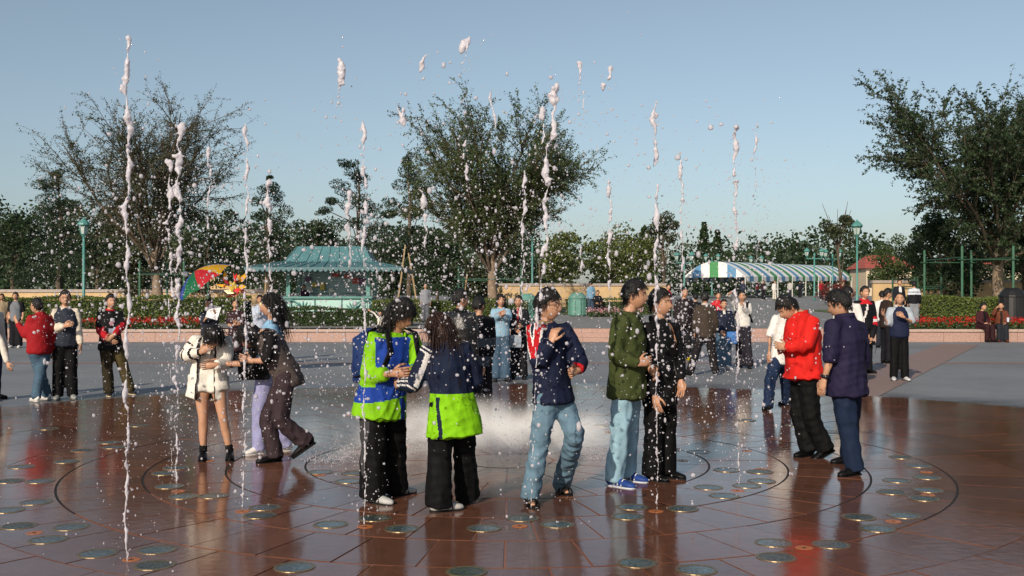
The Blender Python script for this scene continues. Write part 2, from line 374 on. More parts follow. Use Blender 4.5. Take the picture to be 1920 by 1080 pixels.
# ---- steps and planter walls
def px_at(px, Y): return (px - 960) / F * Y
XS0, XS1 = px_at(1005, RW), px_at(1700, RW); XL = px_at(148, RW)
def make_steps(x0, x1, label):
    first = None
    root = bpy.data.objects.new('steps', None); COL.objects.link(root); root.location = ((x0 + x1) / 2, RW, 0); root['_w'] = [(x0 + x1) / 2, RW, 0.]
    tag(root, kind='structure')
    for i in range(3):
        m = MB(); y = RW + .36 * i; nx = max(2, int((x1 - x0) / 1.6))
        xs = np.linspace(x0, x1, nx + 1)
        for a_, b_ in zip(xs[:-1], xs[1:]):
            m2 = MB(); m2.box(((a_ + b_) / 2, y + .19, .15 * i + .073), (b_ - a_ - .008, .39 if i < 2 else .5, .15)); o = m2.build('step_stone', M_pinkstone, root)
make_steps(XS0 + .02, XS1 - .02, '')
make_steps(-26, XL - .02, '')
def planter(x0, x1, y1, label):
    t = thing('planter_wall', ((x0 + x1) / 2, RW, 0), label, 'wall', 'pink granite planter walls')
    nx = int((x1 - x0) / 1.3); xs = np.linspace(x0, x1, nx + 1)
    for a_, b_ in zip(xs[:-1], xs[1:]):
        m = MB(); m.box(((a_ + b_) / 2, RW + .15, .18), (b_ - a_ - .012, .3, .36)); m.build('stone_block', M_pinkstone, t)
        m = MB(); m.box(((a_ + b_) / 2, RW + .16, .4), (b_ - a_ - .006, .44, .085)); m.build('cap_stone', M_capstone, t)
    m = MB(); m.box(((x0 + x1) / 2, (RW + .31 + y1) / 2, .21), (x1 - x0 - .02, y1 - RW - .31, .4)); m.build('soil', M_earth, t)
    for x in (x0 + .06, x1 - .06):
        m = MB(); m.box((x, (RW + y1) / 2 + .2, .22), (.12, y1 - RW - .4, .44)); m.build('end_stone', M_pinkstone, t)
planter(XL, XS0, 41.5, 'long pink granite planter wall below the turquoise kiosk')
planter(XS1, 40, 41.5, 'pink granite planter wall on which the brown dressed couple sits')

# ---- lawns behind planters
for x0, x1, y0, y1 in ((-60, px_at(790, 55), 41.6, 55), (px_at(1640, 48), 70, 41.6, 60), (-2, 9, 52, 66)):
    m = MB(); k = 10; xs = np.linspace(x0, x1, k)
    m.quad((x0, y0, tz(y0) + .02), (x1, y0, tz(y0) + .02), (x1, y1, tz(y1) + .02), (x0, y1, tz(y1) + .02))
    tag(m.build('lawn', M_grass), kind='structure')

# ================================================================== PLANTING
M_leafd = mat('leaf_dark', (.028, .052, .018), .55, var=.35, vscale=1.2, leaf=True, isl=.35)
M_leafm = mat('leaf_mid', (.055, .085, .022), .55, var=.35, vscale=1.2, leaf=True, isl=.35)
M_leafl = mat('leaf_light', (.10, .125, .03), .55, var=.3, vscale=1.2, leaf=True, isl=.35)
M_leafo = mat('leaf_olive', (.045, .058, .022), .55, var=.4, vscale=1.0, leaf=True, isl=.4)
M_hedge = mat('hedge_leaf', (.05, .085, .022), .55, var=.35, vscale=1.5, leaf=True, isl=.4)
M_hedgel = mat('hedge_leaf_bright', (.12, .16, .035), .55, var=.3, vscale=1.5, leaf=True, isl=.35)
M_needle = mat('needle', (.022, .045, .018), .6, var=.4, vscale=1.5, leaf=True, isl=.35)
M_bark = mat('bark', (.20, .145, .10), .9, bump=.8, bscale=18, var=.35, vscale=5)
M_barkd = mat('bark_dark', (.085, .062, .042), .9, bump=.8, bscale=18, var=.3, vscale=5)
M_red = mat('red_petals', (.48, .02, .012), .5, var=.25, isl=.35, leaf=True)
M_pinkfl = mat('pink_petals', (.6, .3, .33), .5, var=.25, isl=.35, leaf=True)

def branch(rng, p, d, L, r0, r1, k, wander, trop):
    pts = [p]; d = nrm(d)
    for i in range(k):
        d = nrm(d + rng.normal(0, wander, 3) + np.array((0, 0, trop))); pts.append(pts[-1] + d * L / k)
    return np.array(pts), np.linspace(r0, r1, k + 1), d
def feather_tree(base, H, W, seed, label, leafm, fork=.28, n1=11, n2=12, n3=13, nl=12, lsize=.11, barkm=None, group=None, dens=1.0, lean=(0, 0), spread=.75):
    rng = np.random.default_rng(seed); base = np.asarray(base, float)
    t = thing('elm_tree', base, label, 'tree', group)
    wood = MB(); tw = MB(); L = []
    tp, tr, td = branch(rng, base - (0, 0, .15), (lean[0], lean[1], 1), H * fork, .024 * H, .017 * H, 6, .05, .05)
    trunk_ = MB(); trunk_.tube(tp, tr, n=9)
    for i in range(n1):
        az = 2 * math.pi * (i + rng.uniform(-.3, .3)) / n1 * 1.618 * 2; tilt = rng.uniform(.12, spread)
        s = tp[rng.integers(4, 7)] if i > 2 else tp[-1]
        reach = W * .5 / max(.25, math.sin(tilt)) if tilt > .45 else H * (1 - fork)
        Ln = min(reach, H * (1 - fork) / max(.4, math.cos(tilt)) * .92) * rng.uniform(.62, .8)
        p1, r1, d1 = branch(rng, s, (math.sin(tilt) * math.cos(az), math.sin(tilt) * math.sin(az), math.cos(tilt)), Ln, .0075 * H, .0020 * H, 7, .09, .035)
        wood.tube(p1, r1, n=6)
        for j in range(n2):
            u = rng.uniform(.25, 1.0); q = p1[min(7, int(u * 7))]
            d2 = nrm(d1 * .8 + rng.normal(0, .5, 3) + (0, 0, .25) + nrm((q - base) * (1, 1, 0)) * .25)
            p2, r2, dd = branch(rng, q, d2, Ln * rng.uniform(.28, .5), .0022 * H, .0008 * H, 5, .12, .02)
            wood.tube(p2, r2, n=4, dome=0)
            for k in range(n3):
                q2 = p2[rng.integers(1, 6)]
                d3 = nrm(dd + rng.normal(0, .45, 3)); l3 = H * rng.uniform(.06, .115)
                p3, r3, _ = branch(rng, q2, d3, l3, .0008 * H, .0003 * H, 3, .1, -.13)
                tw.tube(p3, r3, n=3, dome=0, cap=False)
                nn = rng.poisson(nl * dens)
                uu = rng.uniform(0, 3, nn); ii = np.minimum(uu.astype(int), 2); fr = (uu - ii)[:, None]
                L.append(p3[ii] * (1 - fr) + p3[ii + 1] * fr + rng.normal(0, .05, (nn, 3)))
    trunk_.build('trunk', barkm or M_bark, t, smooth=True); wood.build('limbs', M_barkd, t, smooth=True)
    tw.build('twigs', M_barkd, t)
    leaf_obj('crown', leaves(rng, np.vstack(L), lsize, aspect=.5), leafm, t, base)
    return t
def clump_tree(base, H, rx, rz, seed, label, leafm, n=5000, lsize=.22, trunk=.35, sub=26, group=None, name='broadleaf_tree', squash=1.0):
    rng = np.random.default_rng(seed); base = np.asarray(base, float); t = thing(name, base, label, 'tree', group)
    wood = MB(); tp, tr, td = branch(rng, base - (0, 0, .1), (0, 0, 1), H * .7, .022 * H, .008 * H, 6, .05, .05); wood.tube(tp, tr, n=7)
    cc = base + (0, 0, H - rz); P_ = []
    for i in range(sub):
        d = rng.normal(size=3); d /= np.linalg.norm(d); rad = rng.uniform(.35, .95)
        c = cc + d * (rx, rx, rz) * rad; s = rng.uniform(.22, .42) * min(rx, rz * 1.3)
        if i < 9:
            pp, rr, _ = branch(rng, tp[rng.integers(2, 6)], c - tp[3], np.linalg.norm(c - tp[3]), .008 * H, .002 * H, 4, .06, 0); wood.tube(pp, rr, n=5, dome=0)
        k = n // sub; dd = rng.normal(size=(k, 3)); dd /= np.linalg.norm(dd, axis=1)[:, None]
        P_.append(c + dd * s * (rng.uniform(.25, 1.05, (k, 1)) ** .5) * (1, 1, .8 * squash))
    wood.build('trunk', M_barkd, t, smooth=True)
    leaf_obj('crown', leaves(rng, np.vstack(P_), lsize), leafm, t, base)
    return t
def cloud_pine(px, Y, pads, ytop, seed, label, group=None, dens=1.0):
    """conifer trimmed into separate pads: pads given as (px, py, half width px, half height px)"""
    rng = np.random.default_rng(seed); b = np.array((px_at(px, Y), Y, tz(Y))); t = thing('trimmed_pine', b, label, 'tree', group)
    wood = MB(); top = P(px, ytop, Y); tp = np.linspace(b, top, 8) + rng.normal(0, .05, (8, 3)); wood.tube(tp, np.linspace(.17, .03, 8), n=7); P_ = []; s = Y / F
    for (x, y, a_, h_) in pads:
        c = P(x, y, Y + rng.uniform(-1.2, 1.2) * min(1, a_ * s)); k = int(dens * (260 + a_ * h_ * 1.4))
        j = int(np.argmin(np.linalg.norm(tp - c, axis=1))); wood.tube(np.linspace(tp[max(0, j - 1)], c, 4), [.05, .04, .03, .015], n=5, dome=0)
        for q in range(5):
            cq = c + rng.normal(0, .42, 3) * (a_ * s, a_ * s, h_ * s)
            dd = rng.normal(size=(k // 5, 3)); dd /= np.linalg.norm(dd, axis=1)[:, None]
            P_.append(cq + dd * np.array((a_ * s * .62, a_ * s * .62, h_ * s * .66)) * rng.uniform(.3, 1.0, (k // 5, 1)) ** .4)
    wood.build('trunk', M_barkd, t, smooth=True)
    leaf_obj('crown', leaves(rng, np.vstack(P_), .13, up=(0, 0, .5), aspect=.4), M_needle, t, b)
    return t
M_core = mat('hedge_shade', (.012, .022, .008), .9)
def hedge(x0, x1, y0, y1, z0, z1, seed, label, lm, n, lsize=.07):
    rng = np.random.default_rng(seed); b = np.array(((x0 + x1) / 2, (y0 + y1) / 2, z0)); t = thing('hedge', b, label, 'hedge', None)
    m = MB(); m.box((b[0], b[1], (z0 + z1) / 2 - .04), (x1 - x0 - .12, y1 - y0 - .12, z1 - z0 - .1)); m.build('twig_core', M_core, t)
    u = rng.uniform(0, 1, (n, 3)); face = rng.uniform(0, 1, n)
    at_, af = (x1 - x0) * (y1 - y0), (x1 - x0) * (z1 - z0)
    p = np.c_[x0 + u[:, 0] * (x1 - x0), y0 + u[:, 1] * (y1 - y0), z0 + u[:, 2] * (z1 - z0)]
    topm = face < at_ / (at_ + af); p[topm, 2] = z1 + rng.normal(0, .03, topm.sum()); p[~topm, 1] = y0 + rng.normal(0, .04, (~topm).sum())
    p[:, 2] += .05 * np.sin(p[:, 0] * 1.7 + seed) * (p[:, 2] - z0) / (z1 - z0)
    leaf_obj('foliage', leaves(rng, p, lsize), lm, t, b)
def flowers(x0, x1, y0, y1, z, seed, label, n=2600, pm=None):
    rng = np.random.default_rng(seed); b = np.array(((x0 + x1) / 2, (y0 + y1) / 2, z))
    k = n; p = np.c_[rng.uniform(x0, x1, k), rng.uniform(y0, y1, k), z + rng.uniform(0, .26, k)]
    me = leaves(rng, p, .1); o = leaf_obj('flower_bed', me, M_hedge, None, b); o.location = b; tag(o, label + ', green leaves', 'flowers', kind='stuff')
    c = np.c_[rng.uniform(x0, x1, k // 8), rng.uniform(y0, y1, k // 8), z + rng.uniform(.16, .40, k // 8)]
    q = np.repeat(c, 7, 0); q = q + rng.normal(0, 1, q.shape) * (.022, .022, .045)
    o = leaf_obj('flower_bed', leaves(rng, q, .05, aspect=.8), pm or M_red, None, b); o.location = b; tag(o, label + ', blossoms', 'flowers', kind='stuff')

YL = 46.5
feather_tree((px_at(300, YL), YL, tz(YL)), 11.0, 9.6, 11, 'sparse feathery tree with arching near-bare twigs by the slim lamp post', M_leafo, n1=17, dens=1.35, lsize=.085, lean=(-.10, 0))
YM = 49.0
feather_tree((px_at(925, YM), YM, tz(YM)), 10.9, 8.8, 23, 'tall leafy feathery tree with upright twigs close to the turquoise kiosk', M_leafm, n1=20, dens=2.3, lsize=.10)
YR = 50.0
feather_tree((px_at(1872, YR), YR, tz(YR)), 12.6, 15.5, 37, 'big spreading tree with thick pale trunk behind the seated couple', M_leafd, fork=.3, n1=18, n2=12, nl=15, dens=2.0, lsize=.14, spread=1.05, lean=(-.05, 0))

cloud_pine(503, 60, [(503,332,7,4),(500,352,20,12),(484,372,16,14),(522,378,22,14),(490,405,24,12),(525,412,28,16),(475,428,28,10),(512,440,34,14),(495,470,44,18),(530,480,34,18),(480,505,40,20),(520,520,40,20)], 330, 5, 'slim upright pine trimmed into pads between umbrella and kiosk roof', 'pines trimmed into cloud pads')
cloud_pine(672, 60, [(660,306,20,8),(672,330,28,16),(655,352,26,16),(628,376,16,10),(608,392,20,8),(668,378,32,18),(690,400,26,14),(715,402,22,12),(660,420,30,16),(700,430,34,14),(680,455,44,18),(720,470,34,16),(690,490,50,16)], 300, 6, 'pine trimmed into pads with one long side arm above the kiosk roof', 'pines trimmed into cloud pads')
cloud_pine(768, 58, [(768,300,12,14),(765,330,24,18),(775,362,32,18),(752,388,28,14),(785,400,34,18),(760,430,40,18),(790,450,38,18),(750,470,36,16),(780,490,46,18)], 292, 7, 'dense pointed pine between kiosk and tall feathery tree', 'pines trimmed into cloud pads', 1.4)
cloud_pine(112, 62, [(108,330,16,10),(100,352,28,16),(118,380,34,18),(88,402,38,18),(125,425,40,20),(95,455,46,22),(130,480,48,22),(90,505,52,22)], 322, 8, 'dark rounded pine behind the person in the padded waistcoat', None, 1.6)
BT = 'leafy trees behind the terrace'
for i, (px, Y, ytop, hw, lm, n, ls) in enumerate([(25, 80, 362, 105, M_leafd, 5200, .30), (185, 75, 365, 100, M_leafd, 5600, .28), (385, 72, 360, 75, M_leafd, 4200, .26), (445, 90, 432, 60, M_leafm, 3000, .30), (590, 95, 402, 70, M_leafd, 4200, .32), (820, 80, 420, 75, M_leafd, 4200, .28), (1055, 78, 428, 60, M_leafl, 3600, .24), (1140, 82, 440, 55, M_leafl, 3600, .24), (1185, 90, 425, 65, M_leafl, 3800, .26), (955, 85, 440, 75, M_leafd, 4000, .28), (880, 62, 470, 60, M_leafo, 3200, .2), (1668, 70, 428, 48, M_leafm, 3600, .17), (1745, 62, 405, 62, M_leafm, 5200, .17), (1800, 66, 430, 60, M_leafo, 4600, .18), (1900, 74, 420, 85, M_leafd, 4600, .24), (245, 58, 440, 60, M_leafo, 3600, .18), (350, 56, 445, 50, M_leafo, 3200, .17), (735, 68, 452, 40, M_leafd, 2600, .2), (1775, 56, 385, 80, M_leafd, 6500, .19), (1925, 57, 370, 85, M_leafd, 6500, .19)]):
    labs = ['dark leafy tree on the wooded rise past the overall-wearing youth', 'dark leafy tree straight behind the slim lamp post', 'dark leafy tree showing through the sparse feathery tree', 'far green tree above the small teal roof', 'round dark tree rising behind the kiosk roof', 'dark leafy tree behind the leafy feathery tree, kiosk side', 'yellow green tree next to the leafy feathery tree', 'yellow green tree behind the tan wall between two like it', 'yellow green tree next to the slender airy tree', 'dark leafy tree filling the centre behind the feathery trunk', 'small olive tree under the leafy feathery crown', 'small leafy tree beside the tall single lamp post', 'bushy green tree behind the striped sweater wearer', 'olive tree between the bushy tree and the thick pale trunk', 'dark tree behind the thick pale trunk', 'olive tree under the sparse feathery crown', 'olive tree above the coloured umbrella', 'small dark tree close behind the kiosk roof', 'dense dark tree below the big spreading crown, by the striped sweater', 'dense dark tree below the big spreading crown, beyond the black bin']
    zt = CAMH + (HZ - ytop) * Y / F; g = tz(Y); rx = hw * Y / F
    clump_tree((px_at(px, Y), Y, g), zt - g, rx, min((zt - g) * .46, rx * 1.5), 100 + i, labs[i], lm, n, ls, group=BT)
for i, (px, Y, ytop, hw, lab) in enumerate([(1245, 88, 392, 34, 'slender airy tree behind the row of yellow green trees'), (1580, 84, 393, 34, 'slim tree with bare staked trunk beside the tall single lamp')]):
    zt = CAMH + (HZ - ytop) * Y / F; g = tz(Y); H_ = zt - g
    clump_tree((px_at(px, Y), Y, g), H_, hw * Y / F, H_ * .2, 140 + i, lab, M_leafo, 2600, .2, sub=16, name='slender_tree')
# far woods: one mass
rng = np.random.default_rng(77); P_ = []
for i in range(230):
    px = rng.uniform(-200, 2120); Y = rng.uniform(135, 190)
    base_ = 455 if 1250 < px < 1740 else 440
    yt = base_ - 14 * math.sin(px * .009 + 1) + rng.normal(0, 9)
    if 1480 < px < 1640: yt -= 12
    if px < 560: yt = 420 + rng.normal(0, 12)
    c = P(px, yt, Y); r = rng.uniform(2.4, 4.6)
    for zz in np.arange(c[2] - r, tz(Y), -r * 1.1):
        k = 115; d = rng.normal(size=(k, 3)); d /= np.linalg.norm(d, axis=1)[:, None]
        P_.append(np.array((c[0], Y, zz)) + rng.normal(0, .8, 3) + d * (r, r, r * .95) * rng.uniform(.3, 1.0, (k, 1)))
for px, Y, yt in ((1320, 150, 424), (1345, 152, 438), (1208, 140, 432)):
    for zz in np.linspace(P(px, yt, Y)[2], tz(Y), 14):
        u = (P(px, yt, Y)[2] - zz); k = 70; d = rng.normal(size=(k, 3)); d /= np.linalg.norm(d, axis=1)[:, None]
        P_.append(np.array((px_at(px, Y), Y, zz)) + d * (.25 + u * .2, .25 + u * .2, .5))
org = np.array((0, 160, 2.))
o = leaf_obj('distant_woods', leaves(rng, np.vstack(P_), .62, aspect=.8), M_leafd, None, org); o.location = org
tag(o, 'dark green wooded hill along the skyline', 'woods', kind='stuff')

# hedges and flower beds
HZL = tz(41) + .02
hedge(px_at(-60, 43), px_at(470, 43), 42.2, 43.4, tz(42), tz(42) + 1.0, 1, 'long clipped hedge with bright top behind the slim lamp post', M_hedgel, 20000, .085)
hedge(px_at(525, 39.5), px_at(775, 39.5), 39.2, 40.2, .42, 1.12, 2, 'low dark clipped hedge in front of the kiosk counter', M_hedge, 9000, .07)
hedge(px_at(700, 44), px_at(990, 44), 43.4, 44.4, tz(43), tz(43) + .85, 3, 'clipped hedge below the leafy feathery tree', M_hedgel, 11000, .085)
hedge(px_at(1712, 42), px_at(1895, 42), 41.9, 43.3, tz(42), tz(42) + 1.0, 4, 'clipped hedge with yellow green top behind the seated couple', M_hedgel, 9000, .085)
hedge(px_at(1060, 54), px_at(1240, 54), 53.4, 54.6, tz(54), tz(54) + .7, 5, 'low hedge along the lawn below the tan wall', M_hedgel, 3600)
flowers(px_at(152, 38), px_at(395, 38), RW + .45, RW + 1.9, .42, 1, 'red flower bed at the foot of the slim lamp post', 3600)
flowers(px_at(1706, 38), px_at(2050, 38), RW + .45, RW + 1.9, .42, 2, 'red flower bed behind the seated couple', 4600)
flowers(px_at(1100, 50), px_at(1200, 50), 48.5, 50, tz(49), 3, 'pale pink flower bed below the tan wall', 1400, M_pinkfl)
# red leaved shrub by the awning
clump_tree((px_at(1567, 72), 72, tz(72)), 1.75, 1.3, .85, 161, 'dark red leaved shrub by the slim staked tree', mat('leaf_red', (.16, .03, .025), .55, leaf=True, isl=.4), 1500, .14, name='red_shrub')

# ================================================================== BUILT THINGS
M_tan = mat('tan_render', (.52, .36, .19), .8, bump=.2, var=.1, vscale=1.5)
M_coping = mat('wall_coping', (.33, .28, .25), .7)
def tan_wall(px0, px1, Y, h, label):
    x0, x1 = px_at(px0, Y), px_at(px1, Y); g = tz(Y); t = thing('garden_wall', ((x0 + x1) / 2, Y, g), label, 'wall')
    m = MB(); m.box(((x0 + x1) / 2, Y, g + h / 2 - .1), (x1 - x0, .25, h + .2)); m.build('wall_face', M_tan, t)
    m = MB(); m.box(((x0 + x1) / 2, Y, g + h + .07), (x1 - x0 + .1, .4, .16)); m.build('coping', M_coping, t)
tan_wall(-80, 520, 58, 1.05, 'low tan rendered garden wall behind the slim lamp post')
tan_wall(880, 1250, 66, 1.35, 'tan rendered garden wall below the yellow green trees')
tan_wall(1636, 2100, 60, 1.55, 'tan rendered garden wall behind the seated couple')
M_teal = mat('teal_paint', (.07, .225, .205), .45, var=.12)
M_tealroof = mat('teal_roof', (.055, .135, .155), .5, var=.12, vscale=3)
M_tealroofl = mat('teal_roof_upper', (.07, .175, .195), .5, var=.1, vscale=3)
M_aqua = mat('pale_aqua_panel', (.36, .56, .53), .5, var=.06)
M_glassd = mat('dark_interior', (.03, .03, .032), .5)
M_back = mat('kiosk_back', (.28, .42, .46), .6)
M_lampglass = mat('lamp_glass', (.42, .47, .45), .15, spec=.8)
M_green = mat('green_pole', (.022, .07, .04), .5)
M_greenl = mat('green_pole_light', (.04, .12, .07), .5)
# ---- kiosk
KY = 45.0; kz = tz(KY); kx = px_at(615, KY); s = KY / F
kio = thing('kiosk', (kx, KY + 1, kz), 'turquoise market kiosk cart with scalloped double roof', 'kiosk')
hw = 1.80; D = 2.4
zc = 1.56; ze = 2.80; zu = 3.07; ztp = CAMH + (HZ - 462) * (KY + .8) / F
m = MB(); m.box((kx, KY + D / 2, (kz + zc) / 2 + .02), (2 * hw - .06, D - .06, zc - kz - .06)); body = m.build('counter_body', M_aqua, kio)
m = MB(); m.box((kx, KY + D / 2, zc), (2 * hw + .2, D + .2, .09)); m.build('counter_top', M_teal, kio)
for sx in (-1, 1):
    for yy in (KY + .08, KY + D - .08):
        m = MB(); m.box((kx + sx * (hw - .08), yy, (zc + ze) / 2 + .06), (.17, .17, ze - zc - .02)); m.build('post', M_teal, kio)
m = MB(); m.box((kx, KY + D - .25, (zc + ze) / 2 + .06), (2 * hw - .5, .06, ze - zc - .04)); m.build('back_panel', M_back, kio)
m = MB(); m.box((kx, KY + D - .45, zc + .24), (2 * hw - .5, .3, .035)); m.build('shelf', M_aqua, kio)
m = MB(); m.box((kx, KY + .05, ze + .03), (2 * hw + .5, .12, .06)); m.build('lintel', M_aqua, kio)
# front panels: frame + sunburst
for sx in (-1, 1):
    cx_ = kx + sx * 1.08
    m = MB()
    for (dx, dz, wx, wz) in ((0, .18, 1.0, .035), (0, -.42, 1.0, .035), (-.5, -.12, .035, .6), (.5, -.12, .035, .6)): m.box((cx_ + dx, KY - .01, zc - .24 + dz), (wx, .05, wz))
    fr = m.build('panel_frame', M_teal, kio)
    for k in range(7):
        an = R(20 + k * 23.3); m = MB(); q = np.array((cx_, KY - .005, zc - .60)); d = np.array((math.cos(an), 0, math.sin(an)))
        m.tube(np.linspace(q + d * .08, q + d * (.4 + .05 * math.sin(an)), 4), [.008, .03, .035, .006], [.012] * 4, lat=(math.sin(an), 0, -math.cos(an)), n=6); m.build('sunburst_ray', M_teal, kio, smooth=True)
    wx = kx + sx * 1.62; wz = kz + .45
    an = np.linspace(0, 2 * math.pi, 25); wpt = np.c_[wx + .42 * np.cos(an), np.full(25, KY - .12), wz + .42 * np.sin(an)]
    m = MB(); m.tube(wpt, .035, lat=(0, 1, 0), n=6, dome=0, cap=False); wh = m.build('wheel', M_teal, kio, smooth=True)
    for k in range(8):
        d = np.array((math.cos(k * math.pi / 4), 0, math.sin(k * math.pi / 4))); m = MB(); m.tube([np.array((wx, KY - .12, wz)), np.array((wx, KY - .12, wz)) + d * .41], .016, n=5); m.build('spoke', M_teal, wh)
def frus(name, x0, x1, y0, y1, z0, X0, X1, Y0, Y1, z1, mt):
    m = MB(); a_ = [(x0, y0, z0), (x1, y0, z0), (x1, y1, z0), (x0, y1, z0)]; b_ = [(X0, Y0, z1), (X1, Y0, z1), (X1, Y1, z1), (X0, Y1, z1)]
    m.add(a_ + b_, [(0, 1, 5, 4), (1, 2, 6, 5), (2, 3, 7, 6), (3, 0, 4, 7), (4, 5, 6, 7), (3, 2, 1, 0)]); return m.build(name, mt, kio)
EX = 3.3
lower = frus('lower_roof', kx - EX, kx + EX, KY - 1.2, KY + D + 1.2, ze + .02, kx - 1.92, kx + 1.92, KY - .05, KY + D + .05, zu + .03, M_tealroof)
upper = frus('upper_roof', kx - 1.94, kx + 1.94, KY - .07, KY + D + .07, zu - .05, kx - 1.45, kx + 1.45, KY + .7, KY + D - .7, ztp, M_tealroofl)
# roof seams + scalloped valance
for k in range(9):
    u = k / 8 * 2 - 1; m = MB(); m.tube([(kx + u * 1.94, KY - .085, zu - .03), (kx + u * 1.45, KY + .685, ztp + .005)], .02, n=5); m.build('seam', M_tealroofl, upper)
for k in range(13):
    u = k / 12 * 2 - 1; m = MB(); m.tube([(kx + u * EX, KY - 1.21, ze + .035), (kx + u * 1.92, KY - .06, zu + .045)], .02, n=5); m.build('seam', M_tealroof, lower)
def scal(x0, x1, y0, y1, n):
    for k in range(n):
        p0 = np.array((x0 + (x1 - x0) * k / n, y0 + (y1 - y0) * k / n, ze + .03)); p1 = np.array((x0 + (x1 - x0) * (k + 1) / n, y0 + (y1 - y0) * (k + 1) / n, ze + .03))
        t_ = np.linspace(0, 1, 7); low = [p0 + (p1 - p0) * u - np.array((0, 0, .08 + .11 * math.sin(math.pi * u))) for u in t_]
        nn = nrm(np.cross(p1 - p0, (0, 0, 1))) * .012
        m = MB(); v = [p0] + low + [p1]; v = np.array(v); k2 = len(v); m.add(np.vstack([v - nn, v + nn]), [tuple(range(k2)), tuple(range(2 * k2 - 1, k2 - 1, -1))] + [(i, (i + 1) % k2, k2 + (i + 1) % k2, k2 + i) for i in range(k2)])
        m.build('scallop', M_tealroof, lower)
scal(kx - EX, kx + EX, KY - 1.2, KY - 1.2, 30); scal(kx + EX, kx + EX, KY - 1.2, KY + D + 1.2, 16); scal(kx - EX, kx - EX, KY - 1.2, KY + D + 1.2, 16)
m = MB(); rgk = random.Random(3)
MG = [mat('goods_yellow', (.55, .42, .06), .5), mat('goods_red', (.4, .05, .05), .5), mat('goods_purple', (.13, .05, .16), .5), mat('goods_white', (.6, .6, .58), .5)]
for i, (gx, gz, w_, h_, c_) in enumerate([(-1.15, .34, .2, .28, 3), (-.95, .55, .24, .2, 0), (-1.25, .8, .26, .2, 2), (-.6, .5, .2, .34, 0), (.9, .75, .3, .26, 1), (1.2, .7, .28, .3, 2), (.55, .95, .3, .18, 1), (0, 1.0, .34, .16, 1), (1.15, .3, .22, .24, 3), (-.2, .3, .2, .2, 3)]):
    m = MB(); m.box((kx + gx, KY + D - .42, zc + gz), (w_, .14, h_)); tag(m.build('goods_packet', MG[c_], loc=(kx + gx, KY + D - .42, zc + gz - h_ / 2)), ('yellow', 'red', 'purple', 'white')[c_] + ' goods packet on display inside the kiosk', 'goods', 'goods in the kiosk')
# ---- small teal roofed hut far left
Y = 100; hx = px_at(408, Y); z0 = tz(Y)
hut = thing('hut', (hx, Y, z0), 'small distant hut with teal hipped roof beyond the sparse feathery tree', 'hut')
m = MB(); m.box((hx, Y, z0 + 1.5), (4.2, 4, 3.2)); m.build('wall', M_tan, hut)
kio_, kio = kio, hut
frus('roof', hx - 2.8, hx + 2.8, Y - 2.8, Y + 2.8, z0 + 3.1, hx - .8, hx + .8, Y - .8, Y + .8, P(0, 462, Y)[2], M_tealroof); kio = kio_
# ---- red roofed building far right
Y = 125; z0 = tz(Y); M_rroof = mat('red_roof', (.30, .07, .05), .7, var=.2, vscale=2); M_cream = mat('cream_wall', (.55, .45, .33), .8)
for (p0, p1, yr, ye, lab) in ((1618, 1716, 477, 503, 'far building with red tiled roof behind the tall single lamp'), (1800, 1940, 470, 500, 'far building with red tiled roof behind the thick pale trunk')):
    x0, x1 = px_at(p0, Y), px_at(p1, Y); zr = P(0, yr, Y)[2]; zee = P(0, ye, Y)[2]
    bb = thing('red_roofed_building', ((x0 + x1) / 2, Y, z0), lab, 'building'); m = MB(); m.box(((x0 + x1) / 2, Y + 3, (z0 + zee) / 2), (x1 - x0 - .8, 6, zee - z0)); wl_ = m.build('wall', M_cream, bb)
    m = MB(); a_ = [(x0, Y - .6, zee), (x1, Y - .6, zee), (x1, Y + 6.6, zee), (x0, Y + 6.6, zee), (x0 + 1.4, Y + 3, zr), (x1 - 1.4, Y + 3, zr)]
    m.add(a_, [(0, 1, 5, 4), (2, 3, 4, 5), (1, 2, 5), (3, 0, 4), (3, 2, 1, 0)]); m.build('roof', M_rroof, bb)
    for k in range(4):
        m = MB(); m.box((x0 + (x1 - x0) * (k + .7) / 4.4, Y - .03, z0 + 1.6), (.9, .12, 1.2)); m.build('window', M_glassd, wl_)
# ---- barrel vaulted striped awning
AX = nrm((19.4, 30, 0)); LA = np.array((AX[1], -AX[0], 0)); LEN = 36.0; WD = 6.0
fr_r = np.array((21.2, 95, 0)); fr_c = fr_r - LA * WD / 2
aw = thing('striped_awning', (fr_c[0] + AX[0] * LEN / 2, fr_c[1] + AX[1] * LEN / 2, tz(105)), 'long barrel vaulted awning in white, blue and green stripes', 'awning')
M_st = [mat('awning_white', (.74, .74, .72), .6), mat('awning_blue', (.09, .24, .42), .6), mat('awning_green', (.05, .24, .08), .6)]
def apt(u, t):  # u along 0..1, t across -1..1
    p = fr_c + AX * LEN * u + LA * (WD / 2) * t; p[2] = 3.42 + .52 * u + 1.42 * (1 - abs(t) ** 2.0); return p
NP = 32
for k in range(NP):
    u0, u1 = k / NP, (k + 1) / NP; ci = (0, 1, 0, 2)[k % 4]
    t_ = np.linspace(-1, 1, 13); m = MB(); v = [apt(u0, q) for q in t_] + [apt(u1, q) for q in t_]; n_ = 13
    v += [apt(u0, -1) - (0, 0, .45), apt(u1, -1) - (0, 0, .45), apt(u0, 1) - (0, 0, .45), apt(u1, 1) - (0, 0, .45)]
    m.add(v, [(j, j + 1, n_ + j + 1, n_ + j) for j in range(12)] + [(26, 0, 13, 27), (12, 28, 29, 25)]); m.build('canopy_panel', M_st[ci], aw)
